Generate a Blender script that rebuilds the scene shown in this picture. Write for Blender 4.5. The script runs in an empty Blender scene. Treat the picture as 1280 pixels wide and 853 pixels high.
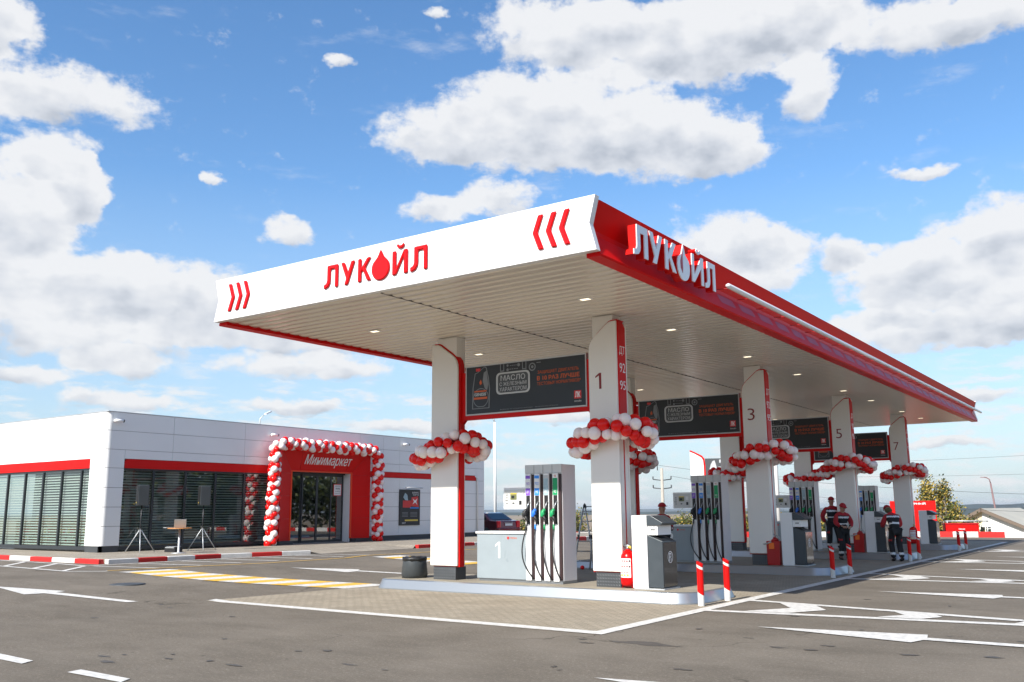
import bpy, bmesh, math, random
from mathutils import Vector, Matrix
random.seed(7)
C = bpy.context.scene.collection
sc = bpy.context.scene
R = math.radians
PI = math.pi

# ------------------------------------------------------------ camera
cd = bpy.data.cameras.new('camera'); cam = bpy.data.objects.new('camera', cd); C.objects.link(cam)
cd.sensor_width = 36; cd.lens = 36*1151.86/1280; cd.clip_start = .1; cd.clip_end = 20000
rt = (0.81880, 0.57403, -0.00731); up = (0.10990, -0.14425, 0.98342); fw = (-0.56345, 0.80603, 0.18120)
cam.matrix_world = Matrix(((rt[0], up[0], -fw[0], 7.133), (rt[1], up[1], -fw[1], -12.613), (rt[2], up[2], -fw[2], 1.6), (0, 0, 0, 1)))
sc.camera = cam

# ------------------------------------------------------------ exposure, sun
sc.view_settings.view_transform = 'Standard'; sc.view_settings.look = 'None'
sc.view_settings.exposure = .62; sc.view_settings.gamma = 1; sc.view_settings.use_curve_mapping = False
SUN_EL = 38.6; SUN_ROT = 183.5
sl = bpy.data.lights.new('sun', 'SUN'); sl.energy = 4.95; sl.angle = R(.53); sl.color = (1, .955, .88)
so = bpy.data.objects.new('sun', sl); C.objects.link(so)
sd = Vector((math.sin(R(SUN_ROT))*math.cos(R(SUN_EL)), math.cos(R(SUN_ROT))*math.cos(R(SUN_EL)), math.sin(R(SUN_EL))))
so.rotation_euler = sd.to_track_quat('Z', 'Y').to_euler(); so.location = (0, 0, 60)

# ------------------------------------------------------------ world: sky with clouds laid out by azimuth and elevation
w = bpy.data.worlds.new("World"); sc.world = w; w.use_nodes = True
nt = w.node_tree; nt.nodes.clear()
def N(t, **k):
    n = nt.nodes.new(t)
    for a, b in k.items(): setattr(n, a, b)
    return n
def Lk(a, b): nt.links.new(a, b)
def mth(op, a, b=None, c=None, clamp=False):
    n = N('ShaderNodeMath', operation=op); n.use_clamp = clamp
    for i, v in enumerate((a, b, c)):
        if v is None: continue
        if isinstance(v, (int, float)): n.inputs[i].default_value = v
        else: Lk(v, n.inputs[i])
    return n.outputs[0]
def vm(op, a, b=None, out=0):
    n = N('ShaderNodeVectorMath', operation=op)
    for i, v in enumerate((a, b)):
        if v is None: continue
        if isinstance(v, tuple): n.inputs[i].default_value = v
        else: Lk(v, n.inputs[i])
    return n.outputs['Value'] if op == 'DOT_PRODUCT' else n.outputs[0]
wout = N('ShaderNodeOutputWorld')
sky = N('ShaderNodeTexSky', sky_type='NISHITA'); sky.sun_disc = False
sky.sun_elevation = R(SUN_EL); sky.sun_rotation = R(SUN_ROT); sky.altitude = 100
sky.air_density = 1.0; sky.dust_density = .25; sky.ozone_density = 2.2
bg1 = N('ShaderNodeBackground'); bg1.inputs[1].default_value = .136
hs = N('ShaderNodeHueSaturation'); hs.inputs['Saturation'].default_value = 1.18
Lk(sky.outputs[0], hs.inputs['Color']); hz = N('ShaderNodeMapRange'); hz.inputs[1].default_value = 0.0; hz.inputs[2].default_value = .34; hz.inputs[3].default_value = .88; hz.inputs[4].default_value = 0
mh_ = N('ShaderNodeMix'); mh_.data_type = 'RGBA'; mh_.inputs[7].default_value = (2.35, 2.95, 3.6, 1); Lk(hz.outputs[0], mh_.inputs[0]); Lk(hs.outputs[0], mh_.inputs[6]); Lk(mh_.outputs[2], bg1.inputs[0])
tc = N('ShaderNodeTexCoord')
sx = N('ShaderNodeSeparateXYZ'); Lk(tc.outputs['Generated'], sx.inputs[0]); Lk(sx.outputs[2], hz.inputs[0])
az = mth('MULTIPLY', mth('ARCTAN2', sx.outputs[0], sx.outputs[1]), 57.29578)
el = mth('MULTIPLY', mth('ARCSINE', sx.outputs[2]), 57.29578)
cb = N('ShaderNodeCombineXYZ'); Lk(az, cb.inputs[0]); Lk(el, cb.inputs[1])
P0 = cb.outputs[0]
# domain warp
nw = N('ShaderNodeTexNoise'); nw.inputs['Scale'].default_value = .42; nw.inputs['Detail'].default_value = 4; nw.inputs['Roughness'].default_value = .55
Lk(vm('MULTIPLY', P0, (1, 1.5, 1)), nw.inputs['Vector'])
warp = vm('MULTIPLY', vm('SUBTRACT', nw.outputs['Color'], (.5, .5, .5)), (2.6, 1.7, 0))
P = vm('ADD', P0, warp)
CL = [(-62.3,23.1,5.5,1.6),(-67.9,22.3,4.5,1.8),(-65.6,26.1,1.8,1.6),(-67.2,26.1,2.3,2.0),(-63.9,17.3,3.8,2.7),(-62.8,19.9,2.5,1.3),(-60.9,18.2,1.4,1.8),(-64.6,15.3,3.5,1.9),(-62.3,12.9,6.9,2.1),(-56.4,13.0,5.3,1.9),(-53.1,11.8,5.5,1.9),(-60.9,10.3,7.8,1.8),(-47.9,10.6,6.7,1.3),(-58.3,8.5,3.0,0.9),(-49.3,16.8,1.7,0.9),(-53.6,19.7,0.8,0.4),(-46.2,27.0,1.1,0.4),(-39.9,30.0,1.1,0.4),(-39.7,18.5,2.6,0.9),(-35.9,19.3,2.6,1.1),
(-39.1,23.2,5.0,1.8),(-34.8,24.9,4.5,2.1),(-29.6,23.8,6.3,2.6),(-24.4,22.3,5.6,2.4),(-21.5,21.4,3.0,1.6),(-32.2,22.0,7.8,1.4),(-31.6,29.1,5.9,2.0),(-25.2,28.1,7.8,2.4),(-19.6,27.8,7.0,2.6),(-15.9,24.4,1.8,2.0),(-16.0,28.4,4.3,1.7),(-9.2,26.8,4.4,1.6),(-5.3,26.4,3.3,1.4),
(-21.7,16.0,3.7,1.8),(-18.9,15.5,2.9,1.3),(-19.4,13.9,2.9,1.3),(-14.5,14.9,1.8,1.0),(-11.7,13.2,3.5,1.8),(-8.2,13.9,3.5,2.0),(-5.7,15.1,2.4,2.2),(-9.3,11.8,4.6,1.6),(-4.9,11.3,3.1,2.2),(-10.7,9.9,5.5,1.1),(-6.2,9.7,3.5,1.0),(-9.7,18.8,1.9,0.4),(-12.8,10.8,2.6,0.6),(-47.8,8.7,5.7,0.8),(-58.1,6.4,3.5,0.6),(-48.2,6.3,3.4,0.5),(-40.9,5.3,4.4,0.45),(-32.0,5.9,4.5,0.5),(-8.5,6.2,3.0,0.5),(-10.0,3.7,3.0,0.35),(-63.5,7.6,3.0,0.6)]
sw = None; sv = None
for (a, e, ra, re) in CL:
    v = vm('MULTIPLY', vm('SUBTRACT', P, (a, e, 0)), (1/ra, 1/re, 0))
    q = vm('DOT_PRODUCT', v, v)
    wt = mth('SUBTRACT', 1.45, q, clamp=False); wt = mth('MAXIMUM', wt, 0)
    n = N('ShaderNodeVectorMath', operation='SCALE'); Lk(v, n.inputs[0]); Lk(wt, n.inputs['Scale'])
    sw = wt if sw is None else mth('ADD', sw, wt)
    sv = n.outputs[0] if sv is None else vm('ADD', sv, n.outputs[0])
sep = N('ShaderNodeSeparateXYZ'); Lk(sv, sep.inputs[0])
hgt = mth('DIVIDE', sep.outputs[1], mth('MAXIMUM', sw, .05))           # -1 at a cloud's foot .. 1 at its top
n1 = N('ShaderNodeTexNoise'); n1.inputs['Scale'].default_value = .55; n1.inputs['Detail'].default_value = 9; n1.inputs['Roughness'].default_value = .62
Lk(vm('MULTIPLY', P0, (1, 1.35, 1)), n1.inputs['Vector'])
n2 = N('ShaderNodeTexNoise'); n2.inputs['Scale'].default_value = .16; n2.inputs['Detail'].default_value = 7; n2.inputs['Roughness'].default_value = .6
Lk(vm('MULTIPLY', P0, (1, 3.2, 1)), n2.inputs['Vector'])
d = mth('ADD', mth('MINIMUM', sw, 1.6), mth('MULTIPLY', mth('SUBTRACT', n1.outputs['Fac'], .5), 2.7))
mr = N('ShaderNodeMapRange', interpolation_type='SMOOTHSTEP'); mr.inputs[1].default_value = .22; mr.inputs[2].default_value = 1.12
Lk(d, mr.inputs[0])
# flat streaks low over the horizon, loose fields of cloud over the rest of the sky
low = N('ShaderNodeMapRange', interpolation_type='SMOOTHSTEP'); low.inputs[1].default_value = 10.5; low.inputs[2].default_value = 6.5
Lk(el, low.inputs[0])
n3 = N('ShaderNodeTexNoise'); n3.inputs['Scale'].default_value = .30; n3.inputs['Detail'].default_value = 8; n3.inputs['Roughness'].default_value = .62
Lk(vm('MULTIPLY', P0, (1, 4.2, 1)), n3.inputs['Vector'])
st = N('ShaderNodeMapRange', interpolation_type='SMOOTHSTEP'); st.inputs[1].default_value = .46; st.inputs[2].default_value = .64
Lk(n3.outputs['Fac'], st.inputs[0])
streak = mth('MULTIPLY', mth('MULTIPLY', st.outputs[0], low.outputs[0]), .85)
away = N('ShaderNodeMapRange', interpolation_type='SMOOTHSTEP'); away.inputs[1].default_value = 48; away.inputs[2].default_value = 62
Lk(mth('ABSOLUTE', mth('ADD', az, 32)), away.inputs[0])
ag = N('ShaderNodeMapRange', interpolation_type='SMOOTHSTEP'); ag.inputs[1].default_value = .50; ag.inputs[2].default_value = .60
n4 = N('ShaderNodeTexNoise'); n4.inputs['Scale'].default_value = 2.6; n4.inputs['Detail'].default_value = 8; n4.inputs['Roughness'].default_value = .6
Lk(tc.outputs['Generated'], n4.inputs['Vector']); Lk(n4.outputs['Fac'], ag.inputs[0])
field = mth('MULTIPLY', ag.outputs[0], away.outputs[0])
wisp = N('ShaderNodeMapRange', interpolation_type='SMOOTHSTEP'); wisp.inputs[1].default_value = .56; wisp.inputs[2].default_value = .82
Lk(n2.outputs['Fac'], wisp.inputs[0])
cov = mth('MAXIMUM', mth('MAXIMUM', mth('MAXIMUM', mr.outputs[0], streak), field), mth('MULTIPLY', wisp.outputs[0], .45))
cov = mth('MULTIPLY', cov, .97)
# colour: white tops, grey-violet feet where the cloud is thick
ns = N('ShaderNodeTexNoise'); ns.inputs['Scale'].default_value = .38; ns.inputs['Detail'].default_value = 3.5; ns.inputs['Roughness'].default_value = .5
Lk(vm('MULTIPLY', P0, (1, 1.5, 1)), ns.inputs['Vector'])
lit = mth('ADD', mth('MULTIPLY', hgt, .75), mth('MULTIPLY', mth('SUBTRACT', ns.outputs['Fac'], .5), 1.9))
thick = mth('MULTIPLY', mth('SUBTRACT', mth('MINIMUM', sw, 3.0), .8), .24)
lit = mth('SUBTRACT', mth('ADD', lit, .98), thick, clamp=True)
cr = N('ShaderNodeValToRGB'); cr.color_ramp.elements[0].position = .0; cr.color_ramp.elements[0].color = (.47, .51, .58, 1)
cr.color_ramp.elements[1].position = .85; cr.color_ramp.elements[1].color = (.83, .84, .86, 1)
m_ = cr.color_ramp.elements.new(.4); m_.color = (.66, .69, .745, 1)
Lk(lit, cr.inputs[0])
bg2 = N('ShaderNodeBackground'); bg2.inputs[1].default_value = .70; Lk(cr.outputs[0], bg2.inputs[0])
mx = N('ShaderNodeMixShader'); Lk(cov, mx.inputs[0]); Lk(bg1.outputs[0], mx.inputs[1]); Lk(bg2.outputs[0], mx.inputs[2])
Lk(mx.outputs[0], wout.inputs[0])
w.cycles.sampling_method = 'MANUAL'; w.cycles.sample_map_resolution = 512

# ------------------------------------------------------------ materials
def mat(name, col, rough=.5, metal=0, var=0, vscale=3, bump=0, bscale=60, coat=0, emit=None, es=1, spec=None, trans=0, sub=0):
    m = bpy.data.materials.new(name); m.use_nodes = True; t = m.node_tree; b = t.nodes['Principled BSDF']
    b.inputs['Base Color'].default_value = (*col, 1); b.inputs['Roughness'].default_value = rough; b.inputs['Metallic'].default_value = metal
    if coat: b.inputs['Coat Weight'].default_value = coat; b.inputs['Coat Roughness'].default_value = .06
    if spec is not None: b.inputs['Specular IOR Level'].default_value = spec
    if trans: b.inputs['Transmission Weight'].default_value = trans
    if sub: b.inputs['Subsurface Weight'].default_value = sub; b.inputs['Subsurface Scale'].default_value = .05
    if emit: b.inputs['Emission Color'].default_value = (*emit, 1); b.inputs['Emission Strength'].default_value = es
    g = t.nodes.new('ShaderNodeNewGeometry')
    if var:
        n = t.nodes.new('ShaderNodeTexNoise'); n.inputs['Scale'].default_value = vscale; n.inputs['Detail'].default_value = 6; n.inputs['Roughness'].default_value = .65
        t.links.new(g.outputs['Position'], n.inputs['Vector'])
        r = t.nodes.new('ShaderNodeMapRange'); r.inputs[1].default_value = .3; r.inputs[2].default_value = .7; r.inputs[3].default_value = 1-var; r.inputs[4].default_value = 1+var*.6
        t.links.new(n.outputs['Fac'], r.inputs[0])
        x = t.nodes.new('ShaderNodeVectorMath'); x.operation = 'SCALE'; x.inputs[0].default_value = col; t.links.new(r.outputs[0], x.inputs['Scale'])
        t.links.new(x.outputs[0], b.inputs['Base Color'])
        r2 = t.nodes.new('ShaderNodeMapRange'); r2.inputs[1].default_value = .3; r2.inputs[2].default_value = .7; r2.inputs[3].default_value = max(.02, rough-.08); r2.inputs[4].default_value = min(1, rough+.1)
        t.links.new(n.outputs['Fac'], r2.inputs[0]); t.links.new(r2.outputs[0], b.inputs['Roughness'])
    if bump:
        n = t.nodes.new('ShaderNodeTexNoise'); n.inputs['Scale'].default_value = bscale; n.inputs['Detail'].default_value = 5
        t.links.new(g.outputs['Position'], n.inputs['Vector'])
        bp = t.nodes.new('ShaderNodeBump'); bp.inputs['Strength'].default_value = bump; bp.inputs['Distance'].default_value = .02
        t.links.new(n.outputs['Fac'], bp.inputs['Height']); t.links.new(bp.outputs[0], b.inputs['Normal'])
    return m
white = mat('white_panel', (.80, .80, .79), .34, var=.03, vscale=.8)
white_gloss = mat('white_gloss', (.83, .83, .83), .18, var=.02, vscale=2, coat=.3)
off_white = mat('column_white', (.80, .77, .715), .35, var=.03, vscale=1.5)
red = mat('red_panel', (.62, .006, .005), .45, var=.05, vscale=1.2, spec=.16)
red_gloss = mat('red_gloss', (.66, .005, .004), .36, spec=.06)
red_dark = mat('red_trim', (.42, .008, .008), .35, var=.05)
orange_red = mat('orange_red_rim', (.80, .055, .006), .35)
red_letter = mat('red_letter', (.60, .003, .004), .25, spec=.3)
soffit = mat('soffit_metal', (.76, .70, .60), .19, .2)
seam = mat('seam_dark', (.12, .11, .10), .6)
graph = mat('graphite_frame', (.028, .033, .038), .38)
graph_base = mat('graphite_plinth', (.05, .055, .06), .55, var=.15, vscale=6)
slate = mat('slate_grey_paint', (.28, .325, .35), .33, var=.04, vscale=4)
slate_dark = mat('dark_slate_paint', (.058, .07, .08), .38, .2, var=.06, vscale=5)
gloss_dark = mat('dark_gloss', (.03, .032, .035), .10, coat=.5)
steel = mat('steel', (.35, .375, .40), .38, .75)
steel_dark = mat('steel_dark', (.30, .31, .32), .4, .8, var=.1)
galv = mat('galvanised', (.55, .57, .58), .5, .6, var=.08)
black = mat('black_rubber', (.012, .012, .013), .5)
black_pl = mat('black_plastic', (.02, .02, .022), .4, var=.1, vscale=8)
grey_pl = mat('dark_grey_plastic', (.045, .052, .056), .45, var=.08, vscale=5)
blue_pl = mat('blue_plastic', (.02, .16, .65), .35)
green_pl = mat('green_plastic', (.01, .30, .10), .35)
purple = mat('purple_label', (.22, .09, .55), .45)
blue_l = mat('blue_label', (.03, .25, .75), .45)
greyblue_l = mat('grey_blue_label', (.33, .45, .50), .45)
green_l = mat('green_label', (.0, .30, .10), .45)
yellow_l = mat('yellow_label', (.75, .55, .08), .5)
orange_tag = mat('orange_tag', (.9, .17, .015), .5)
lcd = mat('lcd_screen', (.16, .17, .07), .3)
paint_w = mat('road_paint_white', (.62, .60, .56), .65, var=.30, vscale=11, bump=.15, bscale=90)
paint_y = mat('road_paint_yellow', (.72, .42, .035), .65, var=.28, vscale=11)
kerb_w = mat('kerb_white', (.66, .65, .62), .6, var=.12, vscale=4, bump=.2)
kerb_r = mat('kerb_red', (.52, .015, .012), .6, var=.12, vscale=4, bump=.2)
balloon_r = mat('balloon_red', (.78, .005, .004), .24, spec=.35)
balloon_w = mat('balloon_white', (.88, .78, .76), .25, spec=.4, sub=.12)
skin = mat('skin', (.42, .22, .15), .55, sub=.1)
cloth_k = mat('black_workwear', (.008, .009, .012), .85, bump=.3, bscale=40)
cloth_r = mat('red_workwear', (.38, .010, .018), .8, bump=.3, bscale=40)
reflect = mat('reflective_tape', (.62, .63, .64), .4, .2)
khaki = mat('khaki_fur', (.10, .09, .045), .95)
wood_o = mat('orange_wood', (.50, .22, .07), .5, var=.15)
conc = mat('concrete', (.40, .37, .32), .85, var=.12, vscale=2.5, bump=.3)
poster_dark = mat('poster_charcoal', (.017, .019, .022), .45, var=.15, vscale=1.5)
poster_grey = mat('poster_grey', (.065, .07, .075), .5)
poster_silver = mat('poster_silver', (.50, .51, .51), .5)
poster_orange = mat('poster_orange', (.62, .10, .015), .5)
poster_red = mat('poster_red', (.62, .03, .03), .5)
poster_line = mat('poster_faint_line', (.20, .21, .22), .5)
roof_slate = mat('house_roof', (.42, .40, .34), .85, var=.10, vscale=.5)
render_w = mat('house_white', (.74, .74, .70), .8, var=.04)
render_c = mat('house_cream', (.66, .56, .38), .8, var=.05)
lampglow = mat('downlight_glow', (.9, .85, .7), .4, emit=(1, .86, .62), es=1.1)
car_paint = mat('maroon_car_paint', (.16, .008, .02), .22, .3, coat=.8)
car_glass = mat('car_glass', (.015, .018, .02), .05)
tail_l = mat('tail_light', (.75, .01, .03), .15, coat=.8)

def ground_mat(name, c1, c2, scale, rough=.85, stains=False, brick=None):
    m = bpy.data.materials.new(name); m.use_nodes = True; t = m.node_tree; b = t.nodes['Principled BSDF']; b.inputs['Roughness'].default_value = rough; b.inputs['Specular IOR Level'].default_value = .22
    g = t.nodes.new('ShaderNodeNewGeometry')
    def noise(s, det, ro=.6, st=(1, 1, 1)):
        mp = t.nodes.new('ShaderNodeVectorMath'); mp.operation = 'MULTIPLY'; mp.inputs[1].default_value = st; t.links.new(g.outputs['Position'], mp.inputs[0])
        n = t.nodes.new('ShaderNodeTexNoise'); n.inputs['Scale'].default_value = s; n.inputs['Detail'].default_value = det; n.inputs['Roughness'].default_value = ro
        t.links.new(mp.outputs[0], n.inputs['Vector']); return n.outputs['Fac']
    def mix(f, a, bb, mode='MIX'):
        x = t.nodes.new('ShaderNodeMix'); x.data_type = 'RGBA'; x.blend_type = mode
        for i, v in ((0, f), (6, a), (7, bb)):
            if isinstance(v, (int, float)): x.inputs[i].default_value = v
            elif isinstance(v, tuple): x.inputs[i].default_value = (*v, 1)
            else: t.links.new(v, x.inputs[i])
        return x.outputs[2]
    def ramp(f, a, bb, lo=0, hi=1):
        r = t.nodes.new('ShaderNodeMapRange'); r.inputs[1].default_value = a; r.inputs[2].default_value = bb; r.inputs[3].default_value = lo; r.inputs[4].default_value = hi
        t.links.new(f, r.inputs[0]); return r.outputs[0]
    col = mix(ramp(noise(scale, 6), .35, .65), c1, c2)
    fine = noise(70, 3, .7)
    col = mix(ramp(fine, .38, .62, 0, .55), col, tuple(x*.45 for x in c1))
    if stains:
        col = mix(ramp(noise(26, 4, .75), .53, .68, 0, .6), col, tuple(min(1, x*1.7) for x in c2))
        col = mix(ramp(noise(14, 6, .75, (.35, 1, 1)), .52, .70, 0, .45), col, tuple(x*.6 for x in c1))
        col = mix(ramp(noise(1.8, 8, .75, (.30, 1, 1)), .50, .64, 0, .40), col, tuple(x*.66 for x in c1))
        col = mix(ramp(noise(.35, 5, .65, (1, 2.2, 1)), .48, .66, 0, .38), col, tuple(x*.62 for x in c1))   # worn wheel tracks along x
        col = mix(ramp(noise(.22, 4, .6), .5, .7, 0, .35), col, tuple(x*1.35 for x in c2))
        col = mix(ramp(noise(2.6, 5, .6), .69, .72, 0, .7), col, tuple(x*.35 for x in c1))                 # oil spots
        col = mix(ramp(noise(9, 2, .4), .735, .76, 0, .6), col, tuple(x*.35 for x in c1))
        vo = t.nodes.new('ShaderNodeTexVoronoi'); vo.feature = 'DISTANCE_TO_EDGE'; vo.inputs['Scale'].default_value = .16
        wv = t.nodes.new('ShaderNodeTexNoise'); wv.inputs['Scale'].default_value = 1.2; wv.inputs['Detail'].default_value = 4; t.links.new(g.outputs['Position'], wv.inputs['Vector'])
        ad = t.nodes.new('ShaderNodeVectorMath'); ad.operation = 'ADD'; t.links.new(g.outputs['Position'], ad.inputs[0])
        s3 = t.nodes.new('ShaderNodeVectorMath'); s3.operation = 'SCALE'; s3.inputs['Scale'].default_value = 1.1; t.links.new(wv.outputs['Color'], s3.inputs[0]); t.links.new(s3.outputs[0], ad.inputs[1])
        t.links.new(ad.outputs[0], vo.inputs['Vector'])
        crk = ramp(vo.outputs['Distance'], .0, .0045, .75, 0)
        gate = ramp(noise(.3, 2), .50, .58)
        mm = t.nodes.new('ShaderNodeMath'); mm.operation = 'MULTIPLY'; t.links.new(crk, mm.inputs[0]); t.links.new(gate, mm.inputs[1])
        col = mix(mm.outputs[0], col, tuple(x*.3 for x in c1))
    h = fine
    if brick:
        bt = t.nodes.new('ShaderNodeTexBrick'); bt.inputs['Scale'].default_value = 1; bt.inputs['Brick Width'].default_value = brick[0]; bt.inputs['Row Height'].default_value = brick[1]
        bt.inputs['Mortar Size'].default_value = .009; bt.inputs['Color1'].default_value = (1, 1, 1, 1); bt.inputs['Color2'].default_value = (.84, .84, .84, 1); bt.inputs['Mortar'].default_value = (.52, .50, .46, 1)
        t.links.new(g.outputs['Position'], bt.inputs['Vector'])
        col = mix(1.0, col, bt.outputs['Color'], 'MULTIPLY'); col = mix(ramp(noise(1.1, 5, .7), .45, .62, 0, .45), col, tuple(x*.55 for x in c1))
    bp = t.nodes.new('ShaderNodeBump'); bp.inputs['Strength'].default_value = .55; bp.inputs['Distance'].default_value = .012
    t.links.new(h, bp.inputs['Height']); t.links.new(bp.outputs[0], b.inputs['Normal'])
    t.links.new(col, b.inputs['Base Color']); return m
asphalt = ground_mat('asphalt', (.154, .131, .102), (.195, .168, .135), .8, stains=True)
pavers = ground_mat('pavers', (.385, .33, .25), (.46, .40, .31), .9, brick=(.2, .1))
side_pavers = ground_mat('pavement_pavers', (.37, .325, .26), (.44, .39, .32), .7, brick=(.2, .2))
island_top = ground_mat('island_concrete', (.30, .265, .205), (.37, .33, .26), 1.5)
field_m = ground_mat('field_soil', (.27, .205, .14), (.33, .26, .18), .01)

def glass_mat(name, tint, refl=.22):
    m = bpy.data.materials.new(name); m.use_nodes = True; t = m.node_tree; t.nodes.clear()
    o = t.nodes.new('ShaderNodeOutputMaterial'); g = t.nodes.new('ShaderNodeBsdfGlossy'); g.inputs['Roughness'].default_value = .015
    tr = t.nodes.new('ShaderNodeBsdfTransparent'); tr.inputs[0].default_value = (*tint, 1)
    fr = t.nodes.new('ShaderNodeFresnel'); fr.inputs[0].default_value = 1.5
    ad = t.nodes.new('ShaderNodeMath'); ad.operation = 'MULTIPLY_ADD'; ad.inputs[1].default_value = 1.3; ad.inputs[2].default_value = refl; ad.use_clamp = True
    t.links.new(fr.outputs[0], ad.inputs[0])
    mx = t.nodes.new('ShaderNodeMixShader'); t.links.new(ad.outputs[0], mx.inputs[0]); t.links.new(tr.outputs[0], mx.inputs[1]); t.links.new(g.outputs[0], mx.inputs[2]); t.links.new(mx.outputs[0], o.inputs[0])
    return m
glass = glass_mat('store_glass', (.66, .75, .71), .12)
glass_door = glass_mat('door_glass', (.45, .52, .52), .22)

# ------------------------------------------------------------ mesh helpers
def root_of(p):
    while p.parent: p = p.parent
    return p
def tag(o, label=None, cat=None, group=None, kind=None):
    if label: o['label'] = label
    if cat: o['category'] = cat
    if group: o['group'] = group
    if kind: o['kind'] = kind
    return o
def thing(name, label, cat, loc=(0, 0, 0), rz=0, group=None, local=False):
    o = bpy.data.objects.new(name, None); o.empty_display_size = .2; C.objects.link(o); o.location = loc; o.rotation_euler.z = rz
    if local: LOCAL.add(o.name)
    return tag(o, label, cat, group)
LOCAL = set()
class MB:
    def __init__(s): s.v = []; s.f = []; s.m = []; s.sm = []
    def add(s, vs, fs, mi=0, smooth=False):
        n = len(s.v); s.v += [tuple(v) for v in vs]
        for f in fs: s.f.append(tuple(i+n for i in f)); s.m.append(mi); s.sm.append(smooth)
        return s
    def box(s, x0, x1, y0, y1, z0, z1, mi=0):
        vs = [(x0,y0,z0),(x1,y0,z0),(x1,y1,z0),(x0,y1,z0),(x0,y0,z1),(x1,y0,z1),(x1,y1,z1),(x0,y1,z1)]
        return s.add(vs, [(0,3,2,1),(4,5,6,7),(0,1,5,4),(1,2,6,5),(2,3,7,6),(3,0,4,7)], mi)
    def cbox(s, c, sz, mi=0, M=None):
        vs = [Vector(((i&1)-.5, ((i>>1)&1)-.5, (i>>2)-.5)) for i in range(8)]
        vs = [Vector((v.x*sz[0], v.y*sz[1], v.z*sz[2])) for v in vs]
        if M: vs = [M @ v for v in vs]
        vs = [v+Vector(c) for v in vs]
        return s.add(vs, [(0,2,3,1),(4,5,7,6),(0,1,5,4),(2,6,7,3),(0,4,6,2),(1,3,7,5)], mi)
    def prism(s, pts, a, b, ax='y', mi=0, smooth=False):
        # pts in the two other axes (x,z) for y, (x,y) for z, (y,z) for x
        def mk(p, t): return {'y': (p[0], t, p[1]), 'z': (p[0], p[1], t), 'x': (t, p[0], p[1])}[ax]
        n = len(pts); area = sum(pts[i][0]*pts[(i+1) % n][1]-pts[(i+1) % n][0]*pts[i][1] for i in range(n))
        if (area < 0) != (ax == 'y'): pts = pts[::-1]
        if a > b: a, b = b, a
        vs = [mk(p, a) for p in pts]+[mk(p, b) for p in pts]
        s.add(vs, [tuple(range(n))[::-1], tuple(range(n, 2*n))], mi)
        m0 = len(s.v)-2*n
        for i in range(n):
            j = (i+1) % n; s.f.append((m0+i, m0+j, m0+n+j, m0+n+i)); s.m.append(mi); s.sm.append(smooth)
        return s
    def tube(s, path, r, n=8, mi=0, cap=True):
        path = [Vector(p) for p in path]; rs = r if isinstance(r, (list, tuple)) else [r]*len(path)
        base = len(s.v); prev = None
        for i, p in enumerate(path):
            t = (path[min(i+1, len(path)-1)]-path[max(i-1, 0)]).normalized()
            if prev is None: a = t.orthogonal().normalized()
            else: a = (prev - t*prev.dot(t)).normalized()
            prev = a; b = t.cross(a)
            for k in range(n):
                th = 2*PI*k/n; s.v.append(tuple(p+(a*math.cos(th)+b*math.sin(th))*rs[i]))
        for i in range(len(path)-1):
            for k in range(n):
                k2 = (k+1) % n; s.f.append((base+i*n+k, base+i*n+k2, base+(i+1)*n+k2, base+(i+1)*n+k)); s.m.append(mi); s.sm.append(True)
        if cap:
            s.f.append(tuple(base+k for k in range(n))[::-1]); s.m.append(mi); s.sm.append(False)
            e = base+(len(path)-1)*n; s.f.append(tuple(e+k for k in range(n))); s.m.append(mi); s.sm.append(False)
        return s
    def lathe(s, c, prof, n=24, mi=0, sx=1, sy=1):
        base = len(s.v)
        for (r, z) in prof:
            for k in range(n):
                th = 2*PI*k/n; s.v.append((c[0]+r*sx*math.cos(th), c[1]+r*sy*math.sin(th), c[2]+z))
        for i in range(len(prof)-1):
            for k in range(n):
                k2 = (k+1) % n; s.f.append((base+i*n+k, base+i*n+k2, base+(i+1)*n+k2, base+(i+1)*n+k)); s.m.append(mi); s.sm.append(True)
        s.f.append(tuple(base+k for k in range(n))[::-1]); s.m.append(mi); s.sm.append(False)
        e = base+(len(prof)-1)*n; s.f.append(tuple(e+k for k in range(n))); s.m.append(mi); s.sm.append(False)
        return s
    def build(s, name, mats, parent=None, bevel=0, seg=2, kind=None, label=None, autos=False):
        if not isinstance(mats, (list, tuple)): mats = [mats]
        off = Vector((0, 0, 0))
        if parent is not None:
            r = root_of(parent)
            if r.name not in LOCAL: off = r.location
        me = bpy.data.meshes.new(name)
        me.from_pydata([tuple(Vector(v)-off) for v in s.v], [], s.f)
        for m in mats: me.materials.append(m)
        me.polygons.foreach_set('material_index', s.m); me.polygons.foreach_set('use_smooth', s.sm)
        me.update()
        o = bpy.data.objects.new(name, me); C.objects.link(o)
        if parent is not None: o.parent = parent
        if bevel:
            b = o.modifiers.new('bevel', 'BEVEL'); b.width = bevel; b.segments = seg; b.limit_method = 'ANGLE'; b.angle_limit = R(40); b.harden_normals = False
        if kind: o['kind'] = kind
        if label: o['label'] = label
        return o
def circ(cx, cy, r, a0, a1, n=8): return [(cx+r*math.cos(R(a0+(a1-a0)*i/n)), cy+r*math.sin(R(a0+(a1-a0)*i/n))) for i in range(n+1)]
def rrect(x0, x1, y0, y1, r, n=5):
    return circ(x1-r, y0+r, r, -90, 0, n)+circ(x1-r, y1-r, r, 0, 90, n)+circ(x0+r, y1-r, r, 90, 180, n)+circ(x0+r, y0+r, r, 180, 270, n)

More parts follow.
